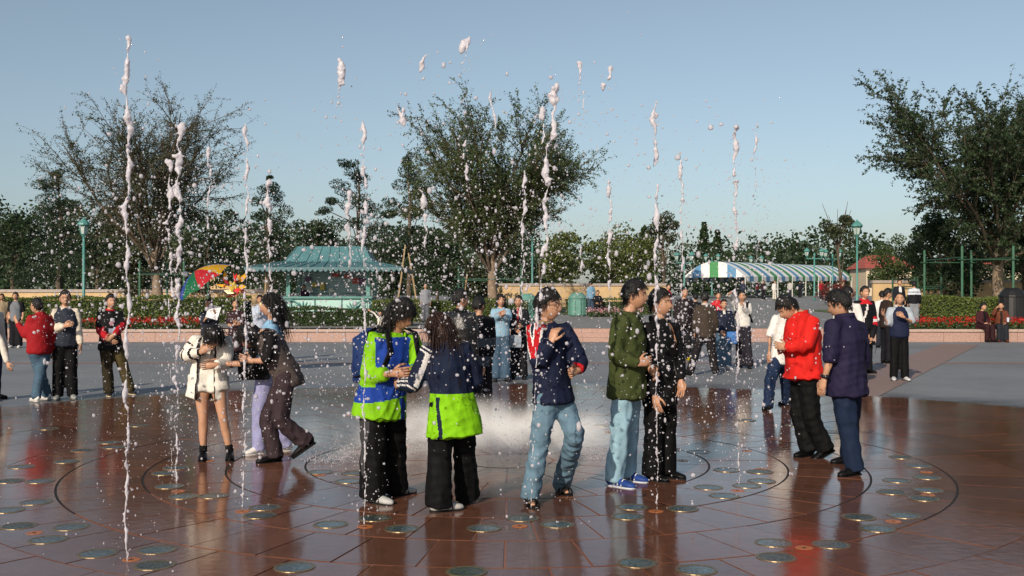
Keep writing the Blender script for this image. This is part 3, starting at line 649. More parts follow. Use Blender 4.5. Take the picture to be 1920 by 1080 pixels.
for k in range(7):
    t_ = np.linspace(-1 + 2 * k / 7, -1 + 2 * (k + 1) / 7, 5); ci = (0, 1, 0, 2, 0, 1, 0)[k]; off = -AX * .03
    top = [apt(0, q) + off for q in t_]; bot = [np.array((*(p[:2]), 3.42 - .05)) for p in top]; m = MB(); m.add(top + bot, [(j, j + 1, 5 + j + 1, 5 + j) for j in range(4)]); m.build('end_panel', M_st[ci], aw)
for k in range(0, 9):
    for t_ in (-1, 1):
        p = apt(k / 8 * .995, t_); g = np.array((p[0], p[1], tz(p[1]))); m = MB(); m.tube([g - (0, 0, .1), p - (0, 0, .02)], .055, n=8); m.build('post', mat('white_post', (.55, .55, .52), .5), aw)
# second small awning end behind the lamp
# ---- lamps
def lamp_head(mb_parent, p, s=1.0):
    m = MB(); m.tube([p, p + (0, 0, .12 * s)], [.05 * s, .13 * s], n=8, dome=0); m.build('lamp_base', M_teal, mb_parent)
    m = MB(); m.tube([p + (0, 0, .13 * s), p + (0, 0, .5 * s)], [.12 * s, .2 * s], n=6, dome=0); gl = m.build('lantern_glass', M_lampglass, mb_parent)
    for k in range(6):
        an = k * math.pi / 3; d = np.array((math.cos(an), math.sin(an), 0)); m = MB(); m.tube([p + d * .125 * s + (0, 0, .12 * s), p + d * .205 * s + (0, 0, .51 * s)], .014 * s, n=4); m.build('glazing_bar', M_teal, gl)
    m = MB(); m.tube([p + (0, 0, .5 * s), p + (0, 0, .56 * s), p + (0, 0, .66 * s), p + (0, 0, .74 * s), p + (0, 0, .8 * s)], [.27 * s, .25 * s, .16 * s, .06 * s, .03 * s], n=10, dome=.3); m.build('lamp_roof', M_teal, mb_parent)
def lamp_single(px, Y, ytop, label, s=1.0):
    b = np.array((px_at(px, Y), Y, tz(Y))); top = P(px, ytop, Y)[2]; t = thing('lamp_post', b, label, 'lamp')
    m = MB(); m.tube([b - (0, 0, .1), b + (0, 0, .35), b + (0, 0, .4), b + (0, 0, .9), b + (0, 0, 1.0), np.array((b[0], Y, top - .8 * s))], [.13, .12, .09, .085, .065, .05], n=10, dome=0); m.build('post', M_teal, t, smooth=True)
    lamp_head(t, np.array((b[0], Y, top - .8 * s)), s)
def lamp_double(px, Y, ytop, wpx, label, s=.9):
    b = np.array((px_at(px, Y), Y, tz(Y))); top = P(px, ytop, Y)[2]; t = thing('twin_lamp_post', b, label, 'lamp', 'twin lantern posts by the striped awning')
    zb = top - .85 * s
    m = MB(); m.tube([b - (0, 0, .1), b + (0, 0, .4), b + (0, 0, 1.0), np.array((b[0], Y, zb + .1))], [.13, .1, .075, .06], n=8, dome=0); m.build('post', M_teal, t, smooth=True)
    hw_ = wpx * Y / F / 2; m = MB(); m.tube([(b[0] - hw_, Y, zb - .12), (b[0] + hw_, Y, zb - .12)], .05, n=6); m.build('crossarm', M_teal, t)
    m = MB(); m.ball((b[0], Y, zb + .2), (.09, .09, .16)); m.build('finial', M_teal, t, smooth=True)
    for sx in (-1, 1):
        m = MB(); m.tube([(b[0] + sx * hw_, Y, zb - .12), (b[0] + sx * hw_, Y, zb)], .035, n=6); m.build('bracket', M_teal, t)
        lamp_head(t, np.array((b[0] + sx * hw_, Y, zb)), s)
lamp_single(157, 43.0, 408, 'slim green lamp post rising behind a red flower bed')
lamp_single(1607, 62, 412, 'tall single green lamp post at the end of the striped awning', 1.3)
lamp_single(998, 66, 418, 'thin green lamp post beside the leafy feathery tree')
for px, Y, yt, wp, lab in ((1283, 84, 470, 28, 'twin lantern post just before the awning entrance'), (1335, 112, 474, 23, 'twin lantern post showing above the awning arch'), (1418, 108, 478, 20, 'twin lantern post behind the awning, second from its arch'), (1527, 86, 463, 28, 'twin lantern post standing before the awning side'), (1561, 90, 465, 26, 'twin lantern post by the slim staked tree')):
    lamp_double(px, Y, yt, wp, lab, 1.0)
# ---- green tree supports
def support(px0, px1, Y, D_, ytop, label, mt=None):
    x0, x1 = px_at(px0, Y), px_at(px1, Y); g = tz(Y); z1 = P(0, ytop, Y)[2]; t = thing('tree_support', ((x0 + x1) / 2, Y, g), label, 'tree support', 'green pole frames round tree trunks')
    for x in (x0, x1):
        for y in (Y, Y + D_): m = MB(); m.tube([(x, y, g - .1), (x, y, z1)], .05, n=7); m.build('post', mt or M_green, t)
    zb = z1 - .55
    for y in (Y, Y + D_): m = MB(); m.tube([(x0 - .2, y - .07, zb), (x1 + .2, y - .07, zb)], .028, n=6); m.build('rail', M_green, t)
    for x in (x0, x1): m = MB(); m.tube([(x + .07, Y - .2, zb + .1), (x + .07, Y + D_ + .2, zb + .1)], .028, n=6); m.build('rail', M_green, t)
support(1804, 1900, 43.8, 4, 462, 'green pole frame round the thick pale trunk', M_greenl)
support(860, 978, 46, 4, 500, 'green pole frame round the leafy feathery tree')
support(262, 345, 44.2, 3.5, 490, 'green pole frame round the sparse feathery tree', M_greenl)
support(1715, 1765, 52, 3, 520, 'low green pole frame by the bushy tree')
# slanting bamboo stakes
M_stake = mat('bamboo_stake', (.36, .25, .14), .7)
for (x0, y0, x1, y1, Y, lab) in ((495, 590, 499, 510, 47, 'upright bamboo stake by the kiosk eave near the ice cream eater'), (742, 560, 760, 460, 52, 'slanting bamboo stake behind the kiosk eave near the grey shirt wearer'), (785, 545, 766, 475, 52, 'slanting bamboo stake crossing behind the kiosk'), (1560, 572, 1582, 530, 82, 'slanting stake propping the slim tree'), (1012, 545, 1011, 493, 60, 'pale upright post beside the thin green lamp'), (862, 555, 876, 515, 46.5, 'slanting stake within the central pole frame')):
    m = MB(); p0 = P(x0, y0, Y); p1 = P(x1, y1, Y); p0[2] = min(p0[2], tz(Y)) - .05; m.tube([p0, (p0 + p1) / 2 + (.02, 0, 0), p1], [.05, .047, .04], n=7); tag(m.build('stake', M_stake, loc=p0), lab, 'stake')
# ---- bins
M_bin = mat('bin_green', (.10, .24, .20), .5)
def bin_(px, pyb, Y, w_, h_, label, mt):
    b = np.array((px_at(px, Y), Y, tz(Y) if Y > RW + .9 else 0)); t = thing('litter_bin', b, label, 'bin')
    m = MB(); m.tube([b + (0, 0, .02), b + (0, 0, .06), b + (0, 0, h_ * .8)], [w_ * .46, w_ * .5, w_ * .5], n=14, dome=0); m.build('drum', mt, t)
    m = MB(); m.tube([b + (0, 0, h_ * .8), b + (0, 0, h_ * .84), b + (0, 0, h_ * .97)], [w_ * .54, w_ * .54, w_ * .4], n=14, dome=.3); m.build('lid', mt, t)
    for k in range(10):
        an = k * math.pi / 5; d = np.array((math.cos(an), math.sin(an), 0)) * w_ * .51; m = MB(); m.tube([b + d + (0, 0, .08), b + d + (0, 0, h_ * .78)], .02, n=4); m.build('slat', mt, t)
bin_(1083, 585, 50, .85, 1.05, 'green litter bin on the terrace above the steps', M_bin)
bin_(988, 600, 44, .8, 1.1, 'green litter bin at the planter end behind the tie-wearing youth', M_bin)
bin_(1898, 590, 41.0, .95, 1.35, 'black litter bin beside the pole frame of the thick trunk', mat('bin_black', (.012, .012, .013), .4))
# ================================================================== PEOPLE
SKIN = mat('skin', (.44, .235, .145), .5, var=.08, vscale=20, spec=.4)
SKIN2 = mat('skin_tan', (.36, .18, .105), .5, var=.08, vscale=20, spec=.4)
EYE = mat('eye_dark', (.012, .009, .008), .3)
LIP = mat('lip', (.30, .085, .07), .45)
TEETH = mat('teeth', (.7, .66, .58), .3)
HAIR = mat('hair_black', (.007, .006, .006), .5, var=.3, vscale=60, bump=.5, bscale=160, spec=.35)
HAIRB = mat('hair_brown', (.028, .011, .007), .45, var=.4, vscale=60, bump=.5, bscale=160, spec=.4)
def cloth(h, rough=.75, bump=.12, bs=90, var=.14, sheen=0, vs=9):
    return mat('cloth_%s_%d' % (h.lstrip('#'), int(rough * 100)), h, rough, bump=bump, bscale=bs, var=var, vscale=vs, sheen=sheen, spec=.14)

def head_pts(phi, el):
    d = np.stack([np.sin(phi) * np.cos(el), np.cos(phi) * np.cos(el), np.sin(el)], -1)
    r = 1 / np.sqrt((d[..., 0] / .074) ** 2 + (d[..., 1] / .096) ** 2 + (d[..., 2] / .118) ** 2)
    p = d * r[..., None]; x, y, z = p[..., 0].copy(), p[..., 1].copy(), p[..., 2].copy()
    lo = np.clip(-z / .118, 0, 1)
    x *= 1 - .30 * lo ** 1.6
    y = np.where(y < 0, y * (1 - .38 * np.clip((-z - .01) / .1, 0, 1)), y)
    y = np.where((y > 0), y + .018 * lo * (1 - lo) * 2, y)
    fr = sstep(y, .02, .06)
    y = y + fr * (.024 * np.exp(-(x / .0125) ** 2) * np.exp(-((z + .022) / .019) ** 2) + .010 * np.exp(-(x / .009) ** 2 - ((z + .002) / .02) ** 2)
                  - .009 * np.exp(-((np.abs(x) - .031) / .014) ** 2 - ((z - .010) / .011) ** 2) + .005 * np.exp(-((z - .032) / .012) ** 2) * np.exp(-(x / .05) ** 2)
                  + .006 * np.exp(-(x / .02) ** 2 - ((z + .064) / .010) ** 2) + .008 * np.exp(-(x / .022) ** 2 - ((z + .102) / .016) ** 2))
    return np.stack([x, y, z], -1)
def grid_faces(nu, nv):
    return [(i * nu + j, i * nu + (j + 1) % nu, (i + 1) * nu + (j + 1) % nu, (i + 1) * nu + j) for i in range(nv - 1) for j in range(nu)]
def make_head(mb, c, A, s, fg, smile):
    nu, nv = (40, 30) if fg else (20, 14)
    ph = np.arange(nu) * 2 * math.pi / nu + math.pi / nu; el = np.linspace(-1.5, 1.5, nv)
    PH, EL = np.meshgrid(ph, el); v = head_pts(PH, EL).reshape(-1, 3)
    f = grid_faces(nu, nv) + [tuple(range(nu - 1, -1, -1)), tuple((nv - 1) * nu + j for j in range(nu))]
    T = lambda q: c + (np.asarray(q) * s) @ A
    mb.add(T(v), f, 0)
    for sx in (-1, 1):
        mb.ball(T((sx * .076, -.008, -.008)), np.array((.010, .019, .032)) * s, A, 8, 6, 0)
        ee = head_pts(np.array(R(sx * 21)), np.array(R(5)))
        mb.ball(T(ee + (0, -.001, 0)), np.array((.0125, .005, .0042 if not smile else .0032)) * s, A, 8, 5, 1)
        q = head_pts(np.radians(np.linspace(8, 36, 5)) * sx, np.radians([15, 17.5, 18.5, 18, 15]))
        mb.tube(T(q), np.array([.002, .0034, .0036, .003, .0015]) * s, n=5, m=1)
    q = head_pts(np.radians(np.linspace(-19, 19, 7)), np.radians([-32 if smile else -34] + [-34.5] * 5 + [-32 if smile else -34])); q[:, 1] += .001
    mb.tube(T(q), np.array([.002, .004, .0055, .006, .0055, .004, .002]) * s, n=6, m=2)
    if smile: mb.tube(T(q[1:-1] + (0, .004, .0005)), np.array([.003, .0045, .005, .0045, .003]) * s, n=5, m=3)
def make_hair(c, A, s, style, rng, fg):
    """scalp shell that stands proud of the skull where hair grows, plus loose locks"""
    nu, nv = (44, 32) if fg else (22, 16)
    ph = np.arange(nu) * 2 * math.pi / nu; el = np.linspace(-1.5, 1.52, nv); PH, EL = np.meshgrid(ph, el)
    v = head_pts(PH, EL); a_ = np.abs((PH + math.pi) % (2 * math.pi) - math.pi)
    deg = np.degrees(a_)
    if style == 'short': hl = np.interp(deg, [0, 30, 55, 72, 88, 105, 125, 180], [40, 40, 34, 8, 0, 2, -38, -42]); th = .017
    elif style == 'crop': hl = np.interp(deg, [0, 30, 55, 75, 95, 110, 130, 180], [46, 46, 40, 14, 8, 6, -30, -36]); th = .011
    elif style == 'bowl': hl = np.interp(deg, [0, 35, 60, 78, 95, 110, 130, 180], [36, 34, 26, 4, -6, -10, -40, -44]); th = .022
    else: hl = np.interp(deg, [0, 20, 45, 65, 85, 105, 130, 180], [44, 40, 28, 4, -14, -50, -62, -64]); th = .020
    mk = sstep(np.degrees(EL) - hl, -4, 16)
    lump = .25 * np.sin(PH * 7 + rng.uniform(0, 6)) * np.cos(EL * 3) + .2 * np.sin(PH * 17 + EL * 9 + rng.uniform(0, 6)) + .15 * np.sin(PH * 29 - EL * 5)
    nrmv = v / np.linalg.norm(v, axis=-1)[..., None]
    v = v * (1 - .12 * (1 - mk))[..., None] + nrmv * (mk * th * (1 + .5 * lump) * (1 + .25 * sstep(EL, .6, 1.4)))[..., None]
    mb = MB(); T = lambda q: c + (np.asarray(q) * s) @ A
    mb.add(T(v.reshape(-1, 3)), grid_faces(nu, nv) + [tuple(range(nu - 1, -1, -1)), tuple((nv - 1) * nu + j for j in range(nu))], 0)
    down = np.array((0, 0, -1.)) @ A.T if False else (A @ np.array((0, 0, -1.)))      # gravity in head frame
    N = {'short': 520, 'crop': 260, 'bowl': 600, 'long': 950, 'wet': 850}[style]
    if not fg: N //= 9
    Ln = {'short': .036, 'crop': .018, 'bowl': .06, 'long': .36, 'pony': .12, 'wet': .24}[style]
    if Ln > .2:                                            # body of the hanging hair
        back = np.array((0, -1., 0)); zl = Ln * .62
        for p_, rr in ((180, .05), (150, .045), (-150, .045), (118, .036), (-118, .036)) + (((92, .024), (-92, .024)) if style == 'wet' else ()):
            q0 = head_pts(np.array(R(p_)), np.array(R(20))) * .92; q1 = head_pts(np.array(R(p_)), np.array(R(-20))) * .98
            L2 = zl * (1 if abs(p_) > 100 else .6); q2 = q1 + down * L2 * .45 + back * .012; q3 = q1 + down * L2 + back * .02
            mb.tube(T([q0, q1, q2, q3]), np.array([rr * .8, rr, rr * .8, rr * .25]) * s, n=10)
    for _ in range(N):
        p_ = rng.uniform(-math.pi, math.pi); d_ = abs(math.degrees(p_))
        i_ = np.interp(d_, deg[0][:nu // 2 + 1], hl[0][:nu // 2 + 1])
        e_ = rng.uniform(R(i_ + 4), R(85)) if rng.random() < .6 else R(i_ + rng.uniform(2, 12))
        p = head_pts(np.array(p_), np.array(e_)); n_ = p / np.linalg.norm(p); p = p + n_ * th * .8
        L = Ln * rng.uniform(.55, 1.15)
        if style == 'long' and d_ < 92: L = .05
        if style == 'wet' and p[1] > -.03: L = .05
        if style == 'bowl' and d_ < 60: L = .03
        k = 7 if Ln > .1 else 4; pts = [p]; cur = np.array((0, .35, -.3)) if d_ < 60 and style in ('short', 'crop', 'bowl') else np.array((0, -.1, 0))
        jit = rng.normal(0, .10, 3)
        for q in range(k):
            t_ = down * (.35 + .9 * q / k) + cur + jit + n_ * (.25 if style in ('short', 'crop') else .10) * (1 - q / k)
            nn = pts[-1] / (np.linalg.norm(pts[-1]) + 1e-6)
            g = t_ - nn * min(0, t_ @ nn) if np.linalg.norm(pts[-1] / (.094, .112, .135)) < 1.05 else t_
            pts.append(pts[-1] + nrm(g) * L / k)
        pts = np.array(pts); r0 = .0030 if Ln > .1 else .0024
        mb.tube(T(pts), np.linspace(r0, .0010, k + 1) * s * (1 if fg else 2.2), n=3, dome=0, cap=False)
    return mb
def make_hand(mb, w, d, side, J, curl, s, spread=.0):
    d = nrm(d); up = np.array((0, 0, 1.)); med = -J['l'] * side
    a_ = up if abs(d @ up) < .7 else J['f']
    a_ = nrm(a_ - d * (a_ @ d)); n_ = np.cross(d, a_); n_ = n_ if n_ @ (med + .2 * J['f']) > 0 else -n_
    mb.tube([w - d * .03, w + d * .01, w + d * .05, w + d * .088], np.array([.026, .030, .040, .036]) * s, np.array([.021, .019, .017, .012]) * s, lat=a_, n=10)
    for k, (o, L) in enumerate(((.030, .072), (.010, .080), (-.011, .074), (-.030, .058))):
        p = w + (d * .083 + a_ * o) * s; pts = [p]; dd = d + a_ * o * spread * 6
        for q in range(3):
            ang = curl * (.6 + .35 * q) + .08 * k * curl; dd2 = nrm(dd * math.cos(ang) + n_ * math.sin(ang)); pts.append(pts[-1] + dd2 * L * (.45, .32, .23)[q] * s)
        mb.tube(pts, np.array([.0092, .0088, .0078, .0058]) * s, n=6)
    p = w + (d * .02 + a_ * .03) * s; dd = nrm(d * .75 + a_ * .6 + n_ * .35); p1 = p + dd * .045 * s; p2 = p1 + nrm(d * .9 + n_ * (.3 + curl * .4) + a_ * .1) * .03 * s
    mb.tube([p, p1, p2, p2 + nrm(d + n_ * (.3 + curl * .5)) * .022 * s], np.array([.013, .0105, .0095, .006]) * s, n=6)

def wrinkle(v, n, rng, amp, J, mode='drape'):
    """folds: long ones running down the cloth, shorter slanting ones in patches"""
    h = np.zeros(len(v)); low = .5 + .5 * np.sin(v @ (nrm(rng.normal(size=3)) * 7) + rng.uniform(0, 6)) * np.sin(v @ (nrm(rng.normal(size=3)) * 9) + rng.uniform(0, 6))
    for i in range(8):
        k = rng.normal(size=3); long_ = i < 4
        if mode == 'water': k = nrm(k) * rng.uniform(30, 120)
        elif long_: k[2] *= .18; k = nrm(k) * rng.uniform(30, 75)
        else: k[2] *= 1.6; k = nrm(k) * rng.uniform(45, 110)
        m_ = nrm(rng.normal(size=3)) * rng.uniform(5, 13)
        q = 1 - 2 * np.abs(np.sin(v @ k * .5 + rng.uniform(0, 6) + 1.1 * np.sin(v @ m_ + rng.uniform(0, 6))))
        h += q * (1.0 if long_ else 1.5 * low) / 5.0
    return v + n * (h * amp)[:, None]
def seg_t(c, a_, b_):
    ab = b_ - a_; t = np.clip(((c - a_) @ ab) / (ab @ ab + 1e-9), 0, 1); return t, np.linalg.norm(c - (a_ + t[:, None] * ab), axis=1)

NP_ = [0]
def person(label, px, py, yaw, h=1.70, o=None, top=None, low=None, shoes=('#111111', '#111111'), hair='short', hairm=None, fg=True, Y=None, zg=0.0, group=None, build=1.0, smile=False, face=(None, 0), skin=None, curl=.5, footyaw=None, child=False, seat=False, jacket=None, hands=True, socks=None, barefoot=False):
    """a clothed figure. o: joint overrides {name: (px, py, dY)} in picture rows at the person's own distance"""
    NP_[0] += 1; rng = np.random.default_rng(1000 + NP_[0])
    o = dict(o or {}); Y0 = Y if Y is not None else gY(py, zg); s = h / 1.72
    base = np.array((px_at(px, Y0), Y0, zg)); ya = R(yaw)
    f = np.array((math.sin(ya), -math.cos(ya), 0)); l = np.array((math.cos(ya), math.sin(ya), 0)); up = np.array((0, 0, 1.))
    g = lambda k, dflt: P(o[k][0], o[k][1], Y0 + (o[k][2] if len(o[k]) > 2 else 0)) if k in o else dflt
    J = {'f': f, 'l': l}
    J['pel'] = g('pel', base + up * .525 * h)
    J['nek'] = g('nek', base + up * .83 * h + (J['pel'] - base) * (1, 1, 0))
    spine = nrm(J['nek'] - J['pel'])
    J['hed'] = g('hed', J['nek'] + spine * .115 * s + up * .03 * s + f * .03 * s)
    for sd, k in ((1, 'L'), (-1, 'R')):
        J['sh' + k] = g('sh' + k, J['nek'] + l * sd * .158 * s * build ** .5 - spine * .062 * s)
        J['el' + k] = g('el' + k, J['sh' + k] + l * sd * .05 * s - up * .285 * s - f * .03 * s)
        J['wr' + k] = g('wr' + k, J['el' + k] - up * .225 * s + f * .08 * s)
        J['hi' + k] = J['pel'] + l * sd * .085 * s
        J['an' + k] = G(*o['ft' + k], zg) + up * .085 if 'ft' + k in o else g('an' + k, base + l * sd * .105 * s + up * .085)
        mid = (J['hi' + k] + J['an' + k]) / 2; L = np.linalg.norm(J['hi' + k] - J['an' + k]); full = .445 * h
        bend = math.sqrt(max(0, (full / 2) ** 2 - (L / 2) ** 2)) if L < full else 0
        J['kn' + k] = g('kn' + k, mid + f * min(bend * .3, .05) + f * .01)
        fy = R(footyaw) if footyaw is not None else ya
        fd = np.array((math.sin(fy), -math.cos(fy), 0)) + l * sd * .18
        J['to' + k] = nrm(g('to' + k, J['an' + k] + nrm(fd) * .2 - up * .06) - J['an' + k] + up * .055) if 'to' + k in o else (nrm((G(*o['tg' + k], zg) - J['an' + k]) * (1, 1, 0)) if 'tg' + k in o else nrm(fd))
    root = np.array((J['pel'][0], J['pel'][1], zg)) if not seat else np.array((base[0], base[1], zg))
    skin = skin or SKIN
    vx = float(np.clip(.0021 * Y0, .0175, .036)); gvx = float(np.clip(.00145 * Y0, .0115, .028)); hfg = fg and Y0 < 12
    # ---------- body: one surface
    b = MB(); lat = l
    ch = J['pel'] + (J['nek'] - J['pel']) * .62
    b.tube([J['pel'] - spine * .10 * s, J['pel'], J['pel'] + (J['nek'] - J['pel']) * .3, ch, J['nek'] - spine * .05, J['nek']], np.array([.10, .15, .125, .145, .12, .06]) * s * build, np.array([.08, .105, .09, .105, .075, .055]) * s * build, lat=l, n=14)
    hd = J['hed'] - J['nek']; b.tube([J['nek'] - spine * .06 * s, J['nek'] + hd * .3, J['nek'] + hd * .75], np.array([.062, .054, .05]) * s, n=12)
    for k in 'LR':
        b.tube([J['nek'] - spine * .05 * s, J['sh' + k], J['sh' + k] * .5 + J['el' + k] * .5, J['el' + k]], np.array([.05, .055, .045, .037]) * s, n=10)
        b.tube([J['el' + k], J['el' + k] * .6 + J['wr' + k] * .4, J['wr' + k]], np.array([.038, .038, .027]) * s, n=10)
        b.tube([J['hi' + k], J['hi' + k] * .5 + J['kn' + k] * .5, J['kn' + k]], np.array([.088, .075, .052]) * s, n=12)
        b.tube([J['kn' + k], J['kn' + k] * .7 + J['an' + k] * .3 - J['to' + k] * .012, J['an' + k]], np.array([.052, .054, .036]) * s, n=12)
        b.tube([J['an' + k] + up * .02, J['an' + k] - up * .045 + J['to' + k] * .03, J['an' + k] - up * .055 + J['to' + k] * .14], np.array([.036, .034, .03]) * s, np.array([.036, .03, .016]) * s, lat=np.cross(J['to' + k], up), n=10)
    v, q = remesh(b, vx, 3)
    mb = MB(); mb.add(v, [tuple(r_) for r_ in q.tolist()], 0)
    fyaw, pit = face; fy = R(yaw if fyaw is None else fyaw); pt = R(pit)
    hf = np.array((math.sin(fy) * math.cos(pt), -math.cos(fy) * math.cos(pt), math.sin(pt))); hl = np.array((math.cos(fy), math.sin(fy), 0)); hu = np.cross(hf, hl)
    A = np.array([hl, hf, hu]); hs = s * (1.0 if not child else 1.15)
    make_head(mb, J['hed'], A, hs, fg and Y0 < 26, smile)
    if hands:
        for sd, k in ((1, 'L'), (-1, 'R')):
            d = J['wr' + k] - J['el' + k]
            if 'ha' + k in o: d = g('ha' + k, None) - J['wr' + k]
            make_hand(mb, J['wr' + k], d, sd, J, curl, s)
    po = mb.build('person', [skin, EYE, LIP, TEETH], smooth=True, loc=root); tag(po, label, 'person', group)
    hm = make_hair(J['hed'], A, hs, hair, rng, hfg); hm.build('hair', hairm or HAIR, po, smooth=True)
    # ---------- garments
    def torso_arms(sp):
        m = MB(); pf = sp.get('puff', .02); hem = sp.get('hem', .12); hp = sp.get('hemw', 0)
        dn = nrm(-spine * .45 - up * .55); he = J['pel'] + dn * hem
        B = build
        m.tube([he, J['pel'] + dn * hem * .5, J['pel'] + spine * .02, J['pel'] + (J['nek'] - J['pel']) * .3, ch, J['nek'] - spine * .062 * s, J['nek'] + spine * .012 * s],
               np.array([.150 + hp, .158 + hp * .5, .157, .146, .160, .138, .068]) * s * B + pf * np.array([1, 1, 1, 1, 1, .7, .3]), np.array([.115 + hp, .12 + hp * .5, .118, .11, .122, .095, .064]) * s * B + pf * np.array([1, 1, 1, 1, 1, .7, .3]), lat=l, n=16, dome=.1)
        sl = sp.get('sleeve', 1.0); su, sc_ = sp.get('sl_r', (.068, .045))
        for k in 'LR':
            a_, e_, w_ = J['sh' + k], J['el' + k], J['wr' + k]; n0 = J['nek'] - spine * .08 * s
            if sl <= 0: continue
            if sl <= .5: m.tube([n0, a_, a_ + (e_ - a_) * sl * 2], np.array([su * .9, su, su * .95]) * s, n=12, dome=.15)
            else:
                u = (sl - .5) * 2
                m.tube([n0, a_, a_ * .5 + e_ * .5, e_], np.array([su * .9, su, su * .95, su * .85]) * s, n=12)
                m.tube([e_, e_ + (w_ - e_) * u * .55, e_ + (w_ - e_) * u], np.array([su * .85, (su + sc_) * .5, sc_]) * s, n=12, dome=.15)
        return m, he
    def region(c):
        ta, best = np.zeros(len(c)), np.full(len(c), 9.); arm = np.zeros(len(c), int); off = np.zeros((len(c), 3))
        for i_, k in ((1, 'L'), (2, 'R')):
            for (a_, b_, t0) in ((J['sh' + k], J['el' + k], 0), (J['el' + k], J['wr' + k], .5)):
                t, dd = seg_t(c, a_, b_); w_ = dd < best; w_ &= dd < .095 * s
                ax = a_ + t[:, None] * (b_ - a_)
                best = np.where(w_, dd, best); ta = np.where(w_, t0 + t * .5, ta); arm = np.where(w_, i_, arm); off[w_] = (c - ax)[w_]
        vv = c - J['pel']; ang = np.arctan2(vv @ l, vv @ f)
        t, dd = seg_t(c, J['pel'], J['nek']); lx = np.abs(vv @ l)
        ins = (lx < .13 * s * build) & (arm > 0) & (best > .06); arm = np.where(ins & (t < .9), 0, arm)
        return dict(c=c, arm=arm, t=ta, off=off, ang=np.degrees(ang), z=c[:, 2] - zg, up_=(c - J['pel']) @ spine, side=vv @ l, fwd=vv @ f)
    def garment(name, m, cols, sp, amp=.006):
        v, q = remesh(m, sp.get('vox', gvx), 3)
        nn_ = vnormals(v, q); v = wrinkle(v, nn_, rng, 1.3 * sp.get('amp', amp) * np.where((v[:, 2] > J['pel'][2] - .12) & (name in ('trousers', 'jeans', 'shorts')), .3, 1.0), J)
        c = v[q].mean(1); E = region(c); idx = np.zeros(len(q), int)
        if 'fn' in sp: idx = np.asarray(sp['fn'](E), int)
        keep = np.ones(len(q), bool)
        if 'cut' in sp: keep = ~np.asarray(sp['cut'](E), bool)
        q2 = q[keep]; me = raw_mesh(name, v - root, q2.ravel(), np.full(len(q2), 4), idx[keep], cols, True)
        ob = link(name, me, po); ob['_w'] = [float(x) for x in root]; return ob
    if low:
        lw = low; m = MB(); pf = lw.get('puff', .012); end = lw.get('end', 1.0); ht, hk, hh = lw.get('r', (.088, .072, .075))
        m.tube([J['pel'] - spine * .11 * s, J['pel'] - spine * .02, J['pel'] + spine * .07 * s], np.array([.10, .146, .136]) * s * build + pf, np.array([.085, .104, .098]) * s * build + pf, lat=l, n=14)
        for k in 'LR':
            a_, e_, w_ = J['hi' + k], J['kn' + k], J['an' + k] - nrm(J['an' + k] - J['kn' + k]) * (-.035 if end >= 1 else 0)
            if end <= .5: m.tube([a_, a_ + (e_ - a_) * end * 2], np.array([ht + .008, ht]) * s * build + pf, n=14, dome=.1)
            else:
                u = (end - .5) * 2; w2 = e_ + (w_ - e_) * u
                m.tube([a_, a_ * .5 + e_ * .5, e_], np.array([ht, (ht + hk) / 2, hk]) * s * build ** .5 + pf, n=14); m.tube([e_, e_ * .5 + w2 * .5, w2], np.array([hk, (hk + hh) / 2, hh]) * s + pf * .7, n=14, dome=.1)
        garment(lw.get('name', 'trousers'), m, [cloth(x) if isinstance(x, str) else x for x in lw['cols']], lw, .007)
    tops = [top] if isinstance(top, dict) else (top or [])
    for sp in tops:
        m, he = torso_arms(sp)
        ob = garment(sp.get('name', 'shirt'), m, [cloth(x) if isinstance(x, str) else x for x in sp['cols']], sp)
        if sp.get('collar'):
            cm = MB(); k = 20; an = np.arange(k + 1) * 2 * math.pi / k; cen = J['nek'] + hd * .03; r_ = (.068 if not sp.get('bigcol') else .08) * s
            gap = sp.get('gap', 35)
            an = np.radians(np.linspace(gap, 360 - gap, 22)); ring_ = cen + np.outer(np.cos(an), f) * r_ + np.outer(np.sin(an), l) * r_ * 1.02 - up * .012 * np.cos(an)[:, None]
            cm.tube(ring_, .024 * s, .009 * s, lat=up, n=8); cm.build('collar', cloth(sp['collar']) if isinstance(sp['collar'], str) else sp['collar'], ob, smooth=True)
    # ---------- shoes
    if shoes:
        for k in 'LR':
            d = J['to' + k]; a_ = J['an' + k]; sdv = nrm(np.cross(d, up)); uf = np.cross(sdv, d); uf = uf if uf[2] > -.3 else -uf
            b0 = a_ - uf * (.085 if not child else .06); L = .27 * s; hl_ = b0 - d * .07 * s
            m = MB(); st_ = [0, .06, .2, .4, .62, .82, .95, 1.0]; wd = [.022, .033, .036, .036, .042, .042, .030, .016]; ht_ = [.075, .095, .10, .085, .062, .05, .042, .03]
            pts = np.array([hl_ + d * L * t_ + uf * (h_ * .5 + .012) for t_, h_ in zip(st_, ht_)])
            if not barefoot: m.tube(pts, np.array(wd) * s * 1.08, np.array(ht_) * .5 * s * 1.05, lat=sdv, n=12, dome=.4)
            else:
                for t_ in (.12, .42, .72):
                    an = np.linspace(0, math.pi, 9); cc = hl_ + d * L * t_ + uf * .02; hh_ = np.interp(t_, st_, ht_) * .95; ww = np.interp(t_, st_, wd) + .006
                    m.tube(cc + np.outer(np.cos(an), sdv) * ww + np.outer(np.sin(an), uf) * hh_, .018, .006, lat=d, n=6)
                m.tube([hl_ + uf * .03 + d * .01, hl_ + uf * .07, hl_ + uf * .1 + d * .03], .03, .012, lat=sdv, n=8)
            sh = m.build('shoe' if not barefoot else 'sandal', cloth(shoes[0], .4) if isinstance(shoes[0], str) else shoes[0], po, smooth=True)
